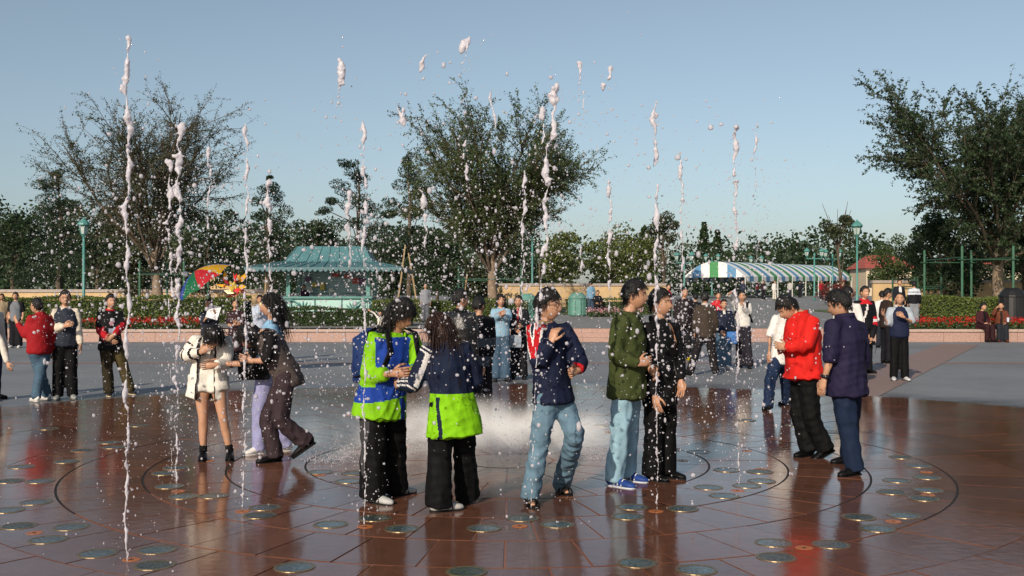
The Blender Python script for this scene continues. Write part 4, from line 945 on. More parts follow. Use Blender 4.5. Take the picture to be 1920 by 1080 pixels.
            m = MB(); m.tube(np.array([hl_ + d * L * t_ + uf * .013 for t_ in st_]), (np.array(wd) + .005) * s * 1.08, .013, lat=sdv, n=10, dome=.3); m.build('sole', cloth(shoes[1], .6) if isinstance(shoes[1], str) else shoes[1], sh, smooth=True)
            if len(shoes) > 2:
                for t_ in (.34, .48, .62):
                    an = np.linspace(.15, math.pi - .15, 8); cc = hl_ + d * L * t_ + uf * .02; hh_ = np.interp(t_, st_, ht_) * .98; ww = np.interp(t_, st_, wd) * 1.12
                    m = MB(); m.tube(cc + np.outer(np.cos(an), sdv) * ww + np.outer(np.sin(an), uf) * hh_, .006, .003, lat=d, n=5); m.build('shoe_stripe', cloth(shoes[2], .5), sh, smooth=True)
            if socks:
                m = MB(); m.tube([a_ - nrm(a_ - J['kn' + k]) * .0, a_ - nrm(a_ - J['kn' + k]) * .06 * s], .042 * s, n=10); m.build('sock', cloth(socks), po, smooth=True)
    J['root'] = root; J['obj'] = po; J['s'] = s; J['A'] = A; J['up'] = up
    return J
# ---------- colour layouts of garments (which panel of cloth each patch belongs to)
def stripes_arm(E, which, w=.022, n=3, hw=.0065):
    out = np.zeros(len(E['c']), bool); return out
BLK = '#17171a'; M_den = mat('denim_wet', '#5a7486', .7, bump=.15, bscale=160, var=.32, vscale=5, spec=.2); M_denl = mat('denim_pale', '#86a6b6', .7, bump=.15, bscale=160, var=.22, vscale=6, spec=.2)
def fn_lime_man(E):
    r = np.zeros(len(E['c']), int); r[E['z'] < .82 + .12 * E['side']] = 1
    r[(E['z'] < .82) & (np.abs(E['ang'] - 35) < 12)] = 0
    r[(E['arm'] > 0)] = 1; r[(E['arm'] == 2) & (E['t'] > .42) & (E['t'] < .62) & (E['off'][:, 0] > .01)] = 0
    r[(E['z'] > 1.29)] = 1; r[(E['z'] > 1.2) & (E['arm'] == 0) & (np.abs(E['ang']) > 60)] = 1
    return r
def fn_lime_woman(E):
    r = np.zeros(len(E['c']), int); r[(E['z'] < .89) & (E['arm'] == 0)] = 1
    a_ = (E['arm'] == 1); u = E['off'] @ nrm((.55, .1, .83)); vv = E['off'] @ nrm((-.83, -.3, .4))
    for k in (-.028, 0.0, .028): r[a_ & (np.abs(u - k) < .0062) & (vv > -.02)] = 2
    r[(E['z'] < .87) & (E['arm'] == 0) & (np.abs(E['side'] - .15) < .010) & (E['fwd'] < 0.05)] = 0
    return r
def fn_boy(E):
    r = np.zeros(len(E['c']), int); a_ = (E['arm'] == 2) & (E['t'] < .44)
    u = E['off'] @ np.array((.85, -.5, 0)); d = np.abs(np.abs(u - .005) - .042 * (1 - E['t'] * 1.9))
    r[a_ & (d < .030)] = 2; r[a_ & (d < .020)] = 1
    r[(E['arm'] == 1) & (E['t'] > .9)] = 1
    return r
def fn_ang(lo, hi, idx=1, zmin=-9):
    return lambda E: np.where((E['ang'] > lo) & (E['ang'] < hi) & (E['arm'] == 0) & (E['z'] > zmin), idx, 0)

# ---------- the ten people in the jets
A15 = person('person in blue and lime rain jacket looking down at held hands', 715, 945, 42, 1.70, dict(pel=(716, 728, 0), nek=(741, 627, 0), hed=(751, 590, -.04), shR=(704, 637, -.10), shL=(776, 640, .08), elR=(691, 706, -.10), wrR=(737, 700, -.26), haR=(765, 697, -.30), elL=(787, 690, .02), wrL=(770, 706, -.18), haL=(750, 702, -.24), ftR=(699, 945), tgR=(732, 950), ftL=(741, 932), tgL=(768, 928)),
    top=dict(name='rain_jacket', cols=['#1b3a8c', '#76b016'], vox=.009, fn=fn_lime_man, hem=.22, hemw=.045, puff=.03, sleeve=.84, sl_r=(.085, .062), collar='#76b016', bigcol=True, gap=30, amp=.012),
    low=dict(cols=['#0d0d0f', '#3a3a3d'], r=(.088, .088, .10), puff=.016, amp=.010, fn=lambda E: ((np.abs(E['side'] + .165) < .012) & (E['z'] < .85)).astype(int)), shoes=('#a9a9a8', '#1c1c1e', '#151516'), hair='wet', face=(66, -30), build=1.06, smile=True, skin=SKIN2, curl=.6)
A16 = person('person in navy and lime jacket with white sleeve stripes, seen from behind', 842, 962, -152, 1.63, dict(pel=(848, 752, 0), nek=(833, 650, 0), hed=(823, 618, .05), shL=(799, 662, -.06), shR=(872, 656, .06), elL=(777, 722, -.06), wrL=(752, 720, .10), elR=(893, 718, .10), wrR=(868, 722, .30), ftR=(876, 946), tgR=(862, 936), ftL=(823, 962), tgL=(866, 958)),
    top=dict(name='rain_jacket', cols=['#161e33', '#76b212', '#c9c6c4'], fn=fn_lime_woman, hem=.25, hemw=.055, puff=.03, sleeve=1.0, sl_r=(.078, .055), amp=.009, vox=.008, collar='#161e33', gap=20),
    low=dict(cols=['#0d0d0f'], r=(.086, .085, .10), puff=.016, amp=.011), shoes=('#c0bcb8', '#1c1c1e', '#1a1a1c'), hair='long', hairm=HAIRB, face=(-135, -15))
A21 = person('person in navy jacket with red and white sleeve and glasses, hand at chin', 1030, 946, 58, 1.68, dict(pel=(1037, 738, 0), nek=(1024, 607, 0), hed=(1027, 573, -.03), shR=(1003, 622, -.12), shL=(1057, 619, .10), elR=(1010, 680, -.18), wrR=(1034, 640, -.20), haR=(1042, 615, -.18), elL=(1087, 676, -.02), wrL=(1083, 694, -.14), haL=(1066, 700, -.20), knR=(1013, 826, -.06), ftR=(995, 948), tgR=(1010, 968), knL=(1078, 815, -.06), ftL=(1054, 925), tgL=(1088, 946)),
    top=dict(name='track_jacket', cols=['#171d33', '#a3161d', '#d6d2d0'], fn=fn_boy, vox=.009, hem=.07, hemw=.02, puff=.03, sl_r=(.085, .05), amp=.010, collar='#7d6a55', gap=50),
    low=dict(name='jeans', cols=[M_den], r=(.086, .072, .072), puff=.014, amp=.009), shoes=('#1c1712', '#120f0d'), hair='bowl', face=(66, -4), smile=True, barefoot=True, curl=1.0)
A22 = person('person in olive green sweatshirt and pale jeans gripping their companion', 1172, 912, 68, 1.75, dict(pel=(1175, 713, 0), nek=(1178, 590, 0), hed=(1189, 553, -.01), shR=(1164, 604, -.16), shL=(1188, 603, .16), elR=(1153, 668, -.20), wrR=(1198, 681, -.22), haR=(1216, 677, -.20), elL=(1200, 672, .12), wrL=(1218, 690, .05), ftR=(1152, 914), tgR=(1192, 920), ftL=(1176, 903), tgL=(1214, 908)),
    top=dict(name='sweatshirt', cols=['#3a4223'], hem=.15, puff=.035, hemw=.02, sl_r=(.082, .047), amp=.010, collar='#3a4223', gap=5),
    low=dict(name='jeans', cols=[M_denl], r=(.086, .076, .074), puff=.014, amp=.010), shoes=('#27407e', '#b9bcc4', '#c9c9c9'), hair='short', face=(80, -6), smile=True, build=1.03, curl=.9)
A23 = person('person in black zipped jacket leaning on the olive sweatshirt wearer', 1236, 902, 48, 1.70, dict(pel=(1237, 714, 0), nek=(1235, 600, 0), hed=(1237, 568, -.02), shR=(1214, 616, -.10), shL=(1262, 614, .12), elR=(1217, 688, -.14), wrR=(1228, 742, -.18), elL=(1272, 682, .05), wrL=(1276, 714, -.06), haL=(1277, 728, -.08), ftR=(1222, 902), tgR=(1250, 908), ftL=(1250, 897), tgL=(1282, 902)),
    top=[dict(name='shirt', cols=['#8d8680'], hem=.02, sleeve=0, puff=.0, collar='#8d8680', gap=40), dict(name='jacket', cols=['#101012', '#6c665e'], hem=.22, puff=.032, sl_r=(.078, .05), fn=lambda E: ((np.abs(E['ang'] - 14) < 1.6) & (E['z'] < 1.2) & (E['arm'] == 0)).astype(int), cut=lambda E: (E['arm'] == 0) & (np.abs(E['ang'] - 14) < (E['z'] - 1.08) * 75) & (E['fwd'] > .0) & (E['z'] < 1.48), collar='#101012', bigcol=True, gap=62, amp=.008)],
    low=dict(cols=['#0c0c0e'], r=(.086, .078, .085), puff=.014, amp=.008), shoes=('#0d0d0e', '#19191a'), hair='short', hairm=HAIR, face=(58, -3), smile=True)
A7 = person('person in open white jacket and white shorts bending head into hand', 397, 862, 4, 1.60, dict(pel=(390, 700, 0), nek=(400, 628, -.04), hed=(401, 630, -.2), shR=(364, 640, -.03), shL=(426, 640, -.03), elR=(346, 668, -.06), wrR=(376, 660, -.26), haR=(392, 650, -.28), elL=(424, 684, -.10), wrL=(404, 684, -.28), haL=(388, 686, -.3), knR=(381, 785, -.05), knL=(418, 783, -.05), ftR=(381, 863), tgR=(376, 880), ftL=(431, 862), tgL=(431, 880)),
    top=[dict(name='shirt', cols=['#c9c3bc'], hem=.06, sleeve=0, puff=.0), dict(name='open_jacket', cols=['#d8d2c8', '#1c1a1b'], hem=.24, hemw=.045, puff=.03, sl_r=(.08, .052), cut=lambda E: (E['arm'] == 0) & (np.abs(E['ang'] - 2) < 30) & (E['fwd'] > 0), fn=lambda E: (((E['arm'] == 0) & (np.abs(E['ang'] - 2) < 36) & (E['fwd'] > 0)) | ((E['arm'] == 2) & (np.abs(np.sin(E['t'] * 14)) > .93))).astype(int), amp=.010)],
    low=dict(name='shorts', cols=['#d6d2c9'], end=.21, r=(.10, .09, .09), puff=.02), shoes=('#0e0e0f', '#0a0a0a'), socks='#101010', hair='wet', face=(8, -62))
A11 = person('person with long black hair, light blue top and lavender jeans, seen in profile', 500, 853, -82, 1.63, dict(pel=(499, 705, .05), nek=(513, 604, 0), hed=(508, 573, 0), elL=(520, 668, -.12), wrL=(494, 690, -.15), elR=(500, 668, .2), wrR=(482, 690, .15), ftL=(486, 853), tgL=(462, 856), ftR=(534, 848), tgR=(514, 850)),
    top=dict(name='denim_jacket', cols=['#7ea6c6'], hem=.02, puff=.02, sl_r=(.07, .046), collar='#7ea6c6'), low=dict(name='jeans', cols=['#8f90b8'], r=(.093, .074, .072), puff=.012), shoes=('#dedad6', '#c8c4c0'), hair='long', face=(-80, 0))
A12 = person('person in brown waistcoat running bent over, one foot lifted behind', 512, 868, -86, 1.64, dict(pel=(538, 700, 0), nek=(493, 622, -.05), hed=(468, 630, -.06), shL=(508, 632, -.2), shR=(492, 634, .1), elL=(499, 676, -.26), wrL=(470, 676, -.22), haL=(456, 672, -.2), elR=(455, 682, .02), wrR=(417, 682, .02), haR=(398, 685, .0), knR=(500, 785, .02), ftR=(516, 868), tgR=(488, 871), knL=(524, 790, -.18), anL=(572, 826, -.1), toL=(553, 850, -.1)),
    top=[dict(name='shirt', cols=['#131214'], hem=.0, sleeve=.52, sl_r=(.072, .058), puff=.012), dict(name='waistcoat', cols=['#4b4240'], hem=.13, sleeve=0, puff=.03, hemw=.01, amp=.008)],
    low=dict(cols=['#33282c'], r=(.095, .076, .088), puff=.012, amp=.009), shoes=('#151314', '#0e0d0d'), hair='wet', face=(-92, -48))
A32 = person('stout person in bright red shirt bending to look at their hands', 1512, 858, -82, 1.72, dict(pel=(1507, 698, 0), nek=(1502, 588, 0), hed=(1477, 577, 0), shL=(1522, 606, -.18), shR=(1500, 604, .16), elL=(1512, 648, -.26), wrL=(1474, 652, -.18), haL=(1458, 648, -.12), elR=(1495, 648, .2), wrR=(1470, 655, .06), knR=(1498, 778, .08), ftR=(1516, 857), tgR=(1484, 861), knL=(1522, 785, -.1), anL=(1547, 838, -.1), toL=(1530, 858, -.12)),
    top=dict(name='shirt', cols=['#c3221d'], hem=.06, puff=.045, hemw=.03, sl_r=(.088, .06), amp=.011, collar='#c3221d'), low=dict(cols=['#0c0c0d'], r=(.092, .085, .09), puff=.006, amp=.010), shoes=('#0d0d0e', '#0b0b0b'), hair='short', face=(-84, -42), build=1.16)
A33 = person('person in navy shirt and dark jeans seen from behind, wrist watch on arm', 1588, 893, -140, 1.73, dict(pel=(1588, 706, 0), nek=(1584, 594, 0), hed=(1574, 570, .0), shL=(1560, 612, -.12), shR=(1609, 614, .12), elL=(1557, 672, -.16), wrL=(1545, 712, -.14), elR=(1620, 678, .14), wrR=(1600, 712, .3), ftL=(1602, 893), tgL=(1566, 898), ftR=(1592, 870), tgR=(1562, 872)),
    top=dict(name='shirt', cols=['#211d36'], hem=.17, puff=.035, hemw=.015, sleeve=.6, sl_r=(.084, .066), amp=.008, collar='#211d36', bigcol=True, gap=10), low=dict(name='jeans', cols=['#18243a'], r=(.088, .082, .078), puff=.014, amp=.008), shoes=('#121213', '#0c0c0c'), hair='short', face=(-120, -25), build=1.08)
# ---------- watchers at the edge of the wet floor
person('person in dark red sweatshirt and jeans walking away', 76, 752, -122, 1.62, dict(pel=(74, 656, 0), nek=(76, 589, 0), hed=(69, 574, 0), elL=(48, 630, -.1), wrL=(33, 606, -.05), ftR=(68, 754), ftL=(88, 750), elR=(100, 625, .1), wrR=(100, 655, .15)), top=dict(name='sweatshirt', cols=['#8e1a20'], hem=.06, puff=.04, sl_r=(.08, .05), collar='#8e1a20'), low=dict(name='jeans', cols=['#42586a'], r=(.105, .08, .075)), shoes=('#cfccc8', '#b0aca8'), hair='short', build=1.12, face=(-105, 5))
A5 = person('person in padded dark waistcoat over cream sleeves', 122, 749, 24, 1.72, dict(elR=(102, 618, -.1), wrR=(121, 611, -.25), haR=(130, 608, -.28), elL=(147, 616, .05), wrL=(151, 646, 0)), top=[dict(name='shirt', cols=['#cfc4b4'], hem=.0, puff=.014, sl_r=(.075, .05), collar='#b8ada0'), dict(name='padded_waistcoat', cols=['#2b303b'], hem=.08, sleeve=0, puff=.04, amp=.012)], low=dict(cols=['#0e0e10'], r=(.085, .078, .082), puff=.012, vox=.019), shoes=('#8a8a88', '#5a5a58'), hair='short', smile=True, build=1.08, face=(28, -3))
person('person in black shirt with red sleeves, hands crossed in front', 207, 742, 36, 1.66, dict(elR=(186, 619, -.1), wrR=(204, 636, -.25), haR=(212, 640, -.26), elL=(230, 611, .0), wrL=(214, 628, -.28), haL=(205, 634, -.3), ftR=(204, 743), ftL=(243, 740)), top=dict(name='shirt', cols=['#141416', '#a51c26', '#9aa3b5', '#b88a9a'], hem=.14, hemw=.03, puff=.03, sl_r=(.08, .052), fn=lambda E: np.where((E['arm'] > 0) & (E['t'] > .42), 1, np.where((E['arm'] == 0) & (np.abs(E['ang'] - 0) < 26) & (E['z'] > 1.02) & (E['z'] < 1.1), 2, np.where((E['arm'] == 0) & (np.abs(E['ang'] + 6) < 14) & (E['z'] > 1.14) & (E['z'] < 1.22), 3, 0))), collar='#a51c26', gap=5), low=dict(cols=['#2b2519', '#4a4128'], r=(.1, .085, .09), fn=lambda E: (E['side'] > .02).astype(int)), shoes=('#26221d', '#b3a58c'), hair='short', smile=True, face=(44, 0))
person('person with white sleeve reaching a hand out beside the dark red sweatshirt', -14, 750, 70, 1.66, dict(elR=(2, 640, -.15), wrR=(14, 680, -.2), ftR=(-20, 752), ftL=(-8, 748)), top=dict(name='jacket', cols=['#c9c2b8'], hem=.06, puff=.02, sl_r=(.07, .05)), low=dict(name='jeans', cols=['#232b45']), hair='short', curl=.7, group=None)
A31 = person('person in white top and dark jeans walking behind the red shirt wearer', 1462, 768, -150, 1.62, dict(pel=(1463, 672, 0), nek=(1472, 588, 0), elL=(1443, 632, -.1), wrL=(1442, 664, -.1), ftL=(1440, 772), tgL=(1428, 768), ftR=(1475, 762)), top=dict(name='shirt', cols=['#d4d0cb'], hem=.08, puff=.03, sleeve=.5, sl_r=(.08, .07)), low=dict(name='jeans', cols=['#1c2a44'], r=(.095, .08, .075)), hair='short')
A37 = person('smiling person in navy waistcoat over grey shirt clapping hands', 1686, 714, -6, 1.70, dict(elR=(1664, 610, -.05), wrR=(1657, 590, -.22), haR=(1650, 580, -.3), elL=(1712, 606, -.05), wrL=(1694, 594, -.3), haL=(1684, 588, -.32)), top=[dict(name='shirt', cols=['#9aa2ac'], hem=.0, sleeve=.5, sl_r=(.085, .07), puff=.012, collar='#b9bec4', bigcol=True, gap=40), dict(name='waistcoat', cols=['#1b2138'], hem=.07, sleeve=0, puff=.036)], low=dict(cols=['#0d0d0f'], r=(.08, .072, .075), puff=.010, vox=.02), shoes=('#b9b9ba', '#3c3c3e'), hair='crop', smile=True, face=(-14, 4))
A35 = person('person in black and red jacket with white chest strap holding a camera', 1620, 700, 14, 1.84, dict(elR=(1600, 610, .0), wrR=(1598, 590, -.2), elL=(1640, 610, 0), wrL=(1634, 634, -.12)), top=dict(name='jacket', cols=['#151519', '#b5202a', '#cfcac8'], hem=.05, puff=.04, sl_r=(.085, .055), fn=lambda E: np.where((E['z'] > 1.44) & (E['arm'] == 0), 1, np.where((E['arm'] == 1) & (E['t'] > .3) & (E['t'] < .52), 1 + (np.abs(E['t'] - .4) < .035), np.where((E['arm'] == 0) & (np.abs(E['side'] + .1 - (E['z'] - 1.1) * .3) < .02) & (E['fwd'] > 0), 2, 0))), collar='#b5202a', bigcol=True, gap=50), low=dict(cols=['#141519']), hair='short', smile=True)
# ---------- pairs and groups behind the jets
BG = 'people watching beyond the fountain'
person('person in black leather jacket with back turned, head turned aside', 862, 800, 165, 1.71, dict(elR=(886, 640, .0), elL=(832, 640, 0)), top=dict(name='leather_jacket', cols=[mat('leather_black', (.012, .012, .013), .35, bump=.3, bscale=40)], hem=.08, puff=.035, sl_r=(.085, .055), collar='#141416', bigcol=True, gap=10), low=dict(cols=['#131316']), hair='short', face=(120, 0), Y=12.7)
person('person in black jacket with grey bands across the back', 898, 788, -172, 1.62, dict(elR=(921, 650, .05), wrR=(908, 690, -.1), haR=(906, 704, -.1)), top=dict(name='jacket', cols=['#151518', '#4c525a'], hem=.14, puff=.035, sl_r=(.085, .055), fn=lambda E: ((E['z'] < 1.12) & (np.sin(E['z'] * 26 + .5) > -.1)).astype(int)), low=dict(cols=['#1d1b1e'], r=(.1, .085, .09)), hair='short', face=(150, -6))
person('person in pale denim jacket and jeans with hands held together', 939, 715, 8, 1.66, dict(elR=(926, 598, -.1), wrR=(938, 590, -.28), elL=(955, 598, -.1), wrL=(944, 592, -.28)), top=dict(name='denim_jacket', cols=['#7f9fb4'], hem=.03, puff=.03, sl_r=(.08, .055), collar='#7f9fb4'), low=dict(name='jeans', cols=['#3d5266'], r=(.098, .085, .095)), shoes=('#26262a', '#1a1a1a'), hair='long')
A20 = person('person in dark suit with white shirt and red tie', 973, 711, -10, 1.64, dict(elL=(988, 612, -.1), wrL=(978, 612, -.25), elR=(958, 612, -.1), wrR=(966, 618, -.25)), top=dict(name='suit_jacket', cols=['#16181f', '#cfcac6', '#8a2432'], hem=.12, puff=.025, fn=lambda E: np.where((E['arm'] == 0) & (E['z'] > 1.05) & (np.abs(E['ang']) < 2 + (E['z'] - 1.05) * 60), np.where(np.abs(E['side']) < .022, 2, 1), 0)), low=dict(cols=['#15161b'], r=(.094, .075, .08)), hair='short')
A24 = person('tall person in dark shirt and trousers with yellow shoes', 1283, 676, 12, 1.86, top=dict(cols=['#231c20'], hem=.12, puff=.03, sl_r=(.08, .055)), low=dict(cols=['#17161a']), shoes=('#b9a512', '#b9a512'), hair='short', fg=False)
person('person in brown jacket with back turned, legs wide apart', 1320, 702, 178, 1.72, dict(pel=(1322, 628, 0), ftL=(1294, 704), ftR=(1341, 703)), top=dict(name='jacket', cols=['#3b322b'], hem=.06, puff=.035, sl_r=(.085, .055), collar='#b9b0a6'), low=dict(cols=['#1b181a'], r=(.1, .085, .085)), hair='short', fg=True)
A26 = person('smaller person in navy jacket carrying a blue shoulder bag', 1357, 692, -4, 1.56, dict(elR=(1344, 612, -.05), wrR=(1352, 622, -.2)), top=dict(name='jacket', cols=['#1d2436', '#c4bfba'], hem=.04, puff=.035, sl_r=(.085, .055), fn=lambda E: ((E['z'] > 1.22) & (np.abs(E['ang']) < 18) & (E['arm'] == 0)).astype(int)), low=dict(name='jeans', cols=['#41586c'], r=(.098, .085, .085)), shoes=('#c9c6c2', '#b0aca8'), hair='short', smile=True)
A27 = person('person in white shirt with raised arm and black backpack', 1392, 690, -20, 1.75, dict(elR=(1372, 556, -.1), wrR=(1366, 552, -.3), haR=(1372, 545, -.35), elL=(1404, 590, -.05), wrL=(1394, 575, -.3), ftR=(1388, 690), ftL=(1405, 691)), top=dict(name='shirt', cols=['#cbc7c2'], hem=.0, puff=.03, sl_r=(.08, .055)), low=dict(cols=['#24222a'], r=(.098, .08, .095)), shoes=('#17171a', '#111111'), hair='short')
person('person in red top standing behind the brown jacket wearer', 1346, 650, 10, 1.78, top=dict(cols=['#b3222a'], hem=.05, puff=.03), low=dict(cols=['#17171b']), fg=False)
person('person in black standing behind the tall yellow-shoed person', 1304, 648, 170, 1.72, top=dict(cols=['#17171a'], hem=.1, puff=.03), low=dict(cols=['#1b1b20']), fg=False)
person('person in white sleeves and red waistcoat on the terrace', 1252, 600, 40, 1.60, Y=40, zg=.51, top=[dict(cols=['#c9c4c0'], puff=.012), dict(name='waistcoat', cols=['#a31f27'], sleeve=0, hem=.06, puff=.035)], low=dict(cols=['#1b1b20']), fg=False, hair='short')
A8 = person('person sheltering under the striped umbrella holding a white paper', 392, 700, 8, 1.58, Y=21, o=dict(elR=(379, 606, -.05), wrR=(384, 600, -.25), haR=(388, 592, -.27), elL=(407, 606, -.05), wrL=(404, 590, -.25)), top=dict(name='jacket', cols=['#2a2d38'], hem=.06, puff=.03), low=dict(cols=['#1b1c24']), hair='short')
A9 = person('person in dark patterned dress with folded arms', 442, 689, 12, 1.56, o=dict(elR=(428, 612, -.1), wrR=(440, 608, -.3), haR=(452, 606, -.3), elL=(457, 612, -.1), wrL=(446, 606, -.28)), top=dict(name='dress', cols=['#2a1e22', '#4e2a2e'], hem=.45, hemw=.03, puff=.025, sleeve=.4, sl_r=(.08, .075), fn=lambda E: (np.sin(E['c'][:, 0] * 60) * np.sin(E['z'] * 55) > .55).astype(int)), low=dict(cols=['#15141a'], r=(.09, .07, .07)), hair='short')
A10 = person('person in pale blue shirt eating an ice cream cone', 487, 677, 22, 1.66, o=dict(elR=(480, 600, -.1), wrR=(488, 582, -.28), haR=(491, 574, -.3)), top=dict(cols=['#a9b4c6'], hem=.06, puff=.03, sl_r=(.08, .055), collar='#a9b4c6'), low=dict(cols=['#2a2a33']), hair='short', skin=SKIN2, curl=1.2)
person('person in tan top next to the overall wearer', 4, 642, 10, 1.72, top=dict(cols=['#8a7a64'], hem=.1, puff=.02, sleeve=.45), low=dict(cols=['#141419']), fg=False)
person('youth in grey overall top over black shirt on the dry paving', 30, 652, 4, 1.76, top=[dict(cols=['#18181b'], puff=.014, sleeve=.45, sl_r=(.085, .08)), dict(name='overall_top', cols=['#6b6f75'], sleeve=0, hem=.1, puff=.03)], low=dict(cols=['#17171c'], r=(.1, .09, .09)), shoes=('#cfccc6', '#b5b1ab'), fg=False)
person('person in grey shirt standing by the hedge beside the kiosk', 798, 612, 8, 1.62, Y=42.6, zg=tz(42.6), top=dict(cols=['#7d7f86'], hem=.12, puff=.03), low=dict(cols=['#55575e']), fg=False, hair='crop')
def sit(px, Y, yaw, zseat, h, label, **kw):
    """a figure sitting on a ledge at height zseat, feet on the ground before it"""
    b = np.array((px_at(px, Y), Y, 0)); ya = R(yaw); f = np.array((math.sin(ya), -math.cos(ya), 0)); l = np.array((math.cos(ya), math.sin(ya), 0))
    zg = kw.pop('zg', 0.0); o = dict(kw.pop('o', {}))
    def inv(p): return (960 + p[0] / p[1] * F, HZ - (p[2] - CAMH) * F / p[1], p[1] - Y)
    pel = b + (0, 0, zseat + .10); o.setdefault('pel', inv(pel)); o.setdefault('nek', inv(pel + (0, 0, .50 * h / 1.72) + f * .05))
    for sd, k in ((1, 'L'), (-1, 'R')):
        kn = pel + f * .42 + l * sd * .11 + (0, 0, .0); o.setdefault('kn' + k, inv(kn)); o.setdefault('an' + k, inv(np.array((*(kn + f * .03 * sd)[:2], zg + .085))))
        o.setdefault('el' + k, inv(pel + (0, 0, .22) + l * sd * .23 + f * .05)); o.setdefault('wr' + k, inv(pel + (0, 0, .10) + l * sd * .12 + f * .28))
    return person(label, px, 0, yaw, h, o, Y=Y, zg=zg, seat=True, **kw)
sit(1840, RW + .12, 18, ZT, 1.84, 'seated person in long dark maroon coat on the planter wall', top=dict(name='coat', cols=['#3a1c22', '#141316'], hem=.12, hemw=.03, puff=.03, sl_r=(.078, .055), fn=fn_ang(-16, 16)), low=dict(cols=['#2c171b'], r=(.1, .08, .075)), shoes=('#1b1416', '#141011'), hair='bowl', face=(35, 0), smile=True)
sit(1876, RW + .12, -16, ZT, 1.90, 'seated person in brown jacket holding a drink on the planter wall', top=dict(name='jacket', cols=['#5e3526', '#231a18'], hem=.06, puff=.04, sl_r=(.085, .055), fn=fn_ang(-12, 12), collar='#5e3526', bigcol=True), low=dict(cols=['#22252b'], r=(.1, .08, .08)), shoes=('#5e3120', '#3f2217'), hair='crop', face=(-35, 2), o=dict(elR=(1862, 590, -.2), wrR=(1868, 578, -.3), haR=(1873, 572, -.33)))
sit(714, RW + .15, 0, ZT, 1.20, 'small child in white sitting on the wall with one arm stretched out', top=dict(cols=['#d3cdc6'], hem=.05, puff=.02), low=dict(cols=['#8f8a86']), fg=False, child=True, o=dict(elR=(703, 588, -.05), wrR=(694, 583, -.05)))
person('person in white shirt with back turned beside the red and black jacket wearer', 1590, 720, 168, 1.80, Y=18.5, top=dict(cols=['#d2cec9'], hem=.06, puff=.03), low=dict(cols=['#22252e']), face=(130, 0))
person('person in brown jacket looking past the clapping person', 1662, 690, 100, 1.82, Y=25, top=dict(name='jacket', cols=['#2e2320'], hem=.1, puff=.035), low=dict(cols=['#15151a']), face=(95, -10))
person('person in white shirt and dark trousers with back turned near the steps', 1654, 652, 165, 1.80, top=dict(cols=['#c9c6c4'], puff=.02, sleeve=.5), low=dict(cols=['#20242c']), fg=False)
person('person in open dark jacket over white shirt on the terrace', 1686, 610, 0, 1.78, Y=42, zg=tz(42), top=dict(name='jacket', cols=['#1b1d26', '#cfcac6'], puff=.03, fn=fn_ang(-22, 22)), low=dict(cols=['#1d1f28']), fg=False, smile=True)
person('person in white and black striped sweater with back turned', 1714, 618, 172, 1.72, Y=38.2, zg=tz(38.2), top=dict(name='sweater', cols=['#17181d', '#b9bfc8'], puff=.03, hem=.04, fn=lambda E: ((E['z'] > 1.2) & ~((E['z'] > 1.27) & (E['z'] < 1.30))).astype(int)), low=dict(cols=['#7b7f85']), fg=False)
sit(1120, 50, 10, tz(50) + .42, 1.6, 'distant person in black sitting by the pale flower bed', zg=tz(50), top=dict(cols=['#17181d']), low=dict(cols=['#17181d']), fg=False)
person('vendor in purple standing behind the kiosk counter', 570, 600, 0, 1.52, Y=46.4, zg=kz + .05, top=dict(cols=['#3a2338']), low=dict(cols=['#15151a']), fg=False)
for px, Y, c1, c2, yw, lab in ((1452, 88, '#c9c6c2', '#c4beb4', 20, 'distant person all in white before the awning'), (1481, 96, '#a9a7a4', '#22252e', 150, 'distant person in grey top under the awning'), (1431, 92, '#2a1c22', '#1a1a20', 10, 'distant person in maroon under the awning'), (1500, 100, '#1b1d26', '#15161b', 170, 'distant person in black deep under the awning'), (1393, 90, '#2b3040', '#1a1a22', -20, 'distant person in navy at the awning mouth'), (1420, 98, '#5c2228', '#20222a', 40, 'distant person in dark red top under the awning'), (1540, 94, '#8d1f26', '#22252e', 0, 'distant person in red top at the far awning side'), (1571, 90, '#cdcac6', '#3a3e48', 180, 'distant person in white top beyond the slim tree'), (1108, 52, '#6f93ad', '#3a4a5c', 200, 'distant person in light blue at the green bin')):
    person(lab, px, 0, yw, 1.70, Y=Y, zg=tz(Y), top=dict(cols=[c1], vox=.04), low=dict(cols=[c2], vox=.04), fg=False, hands=False)

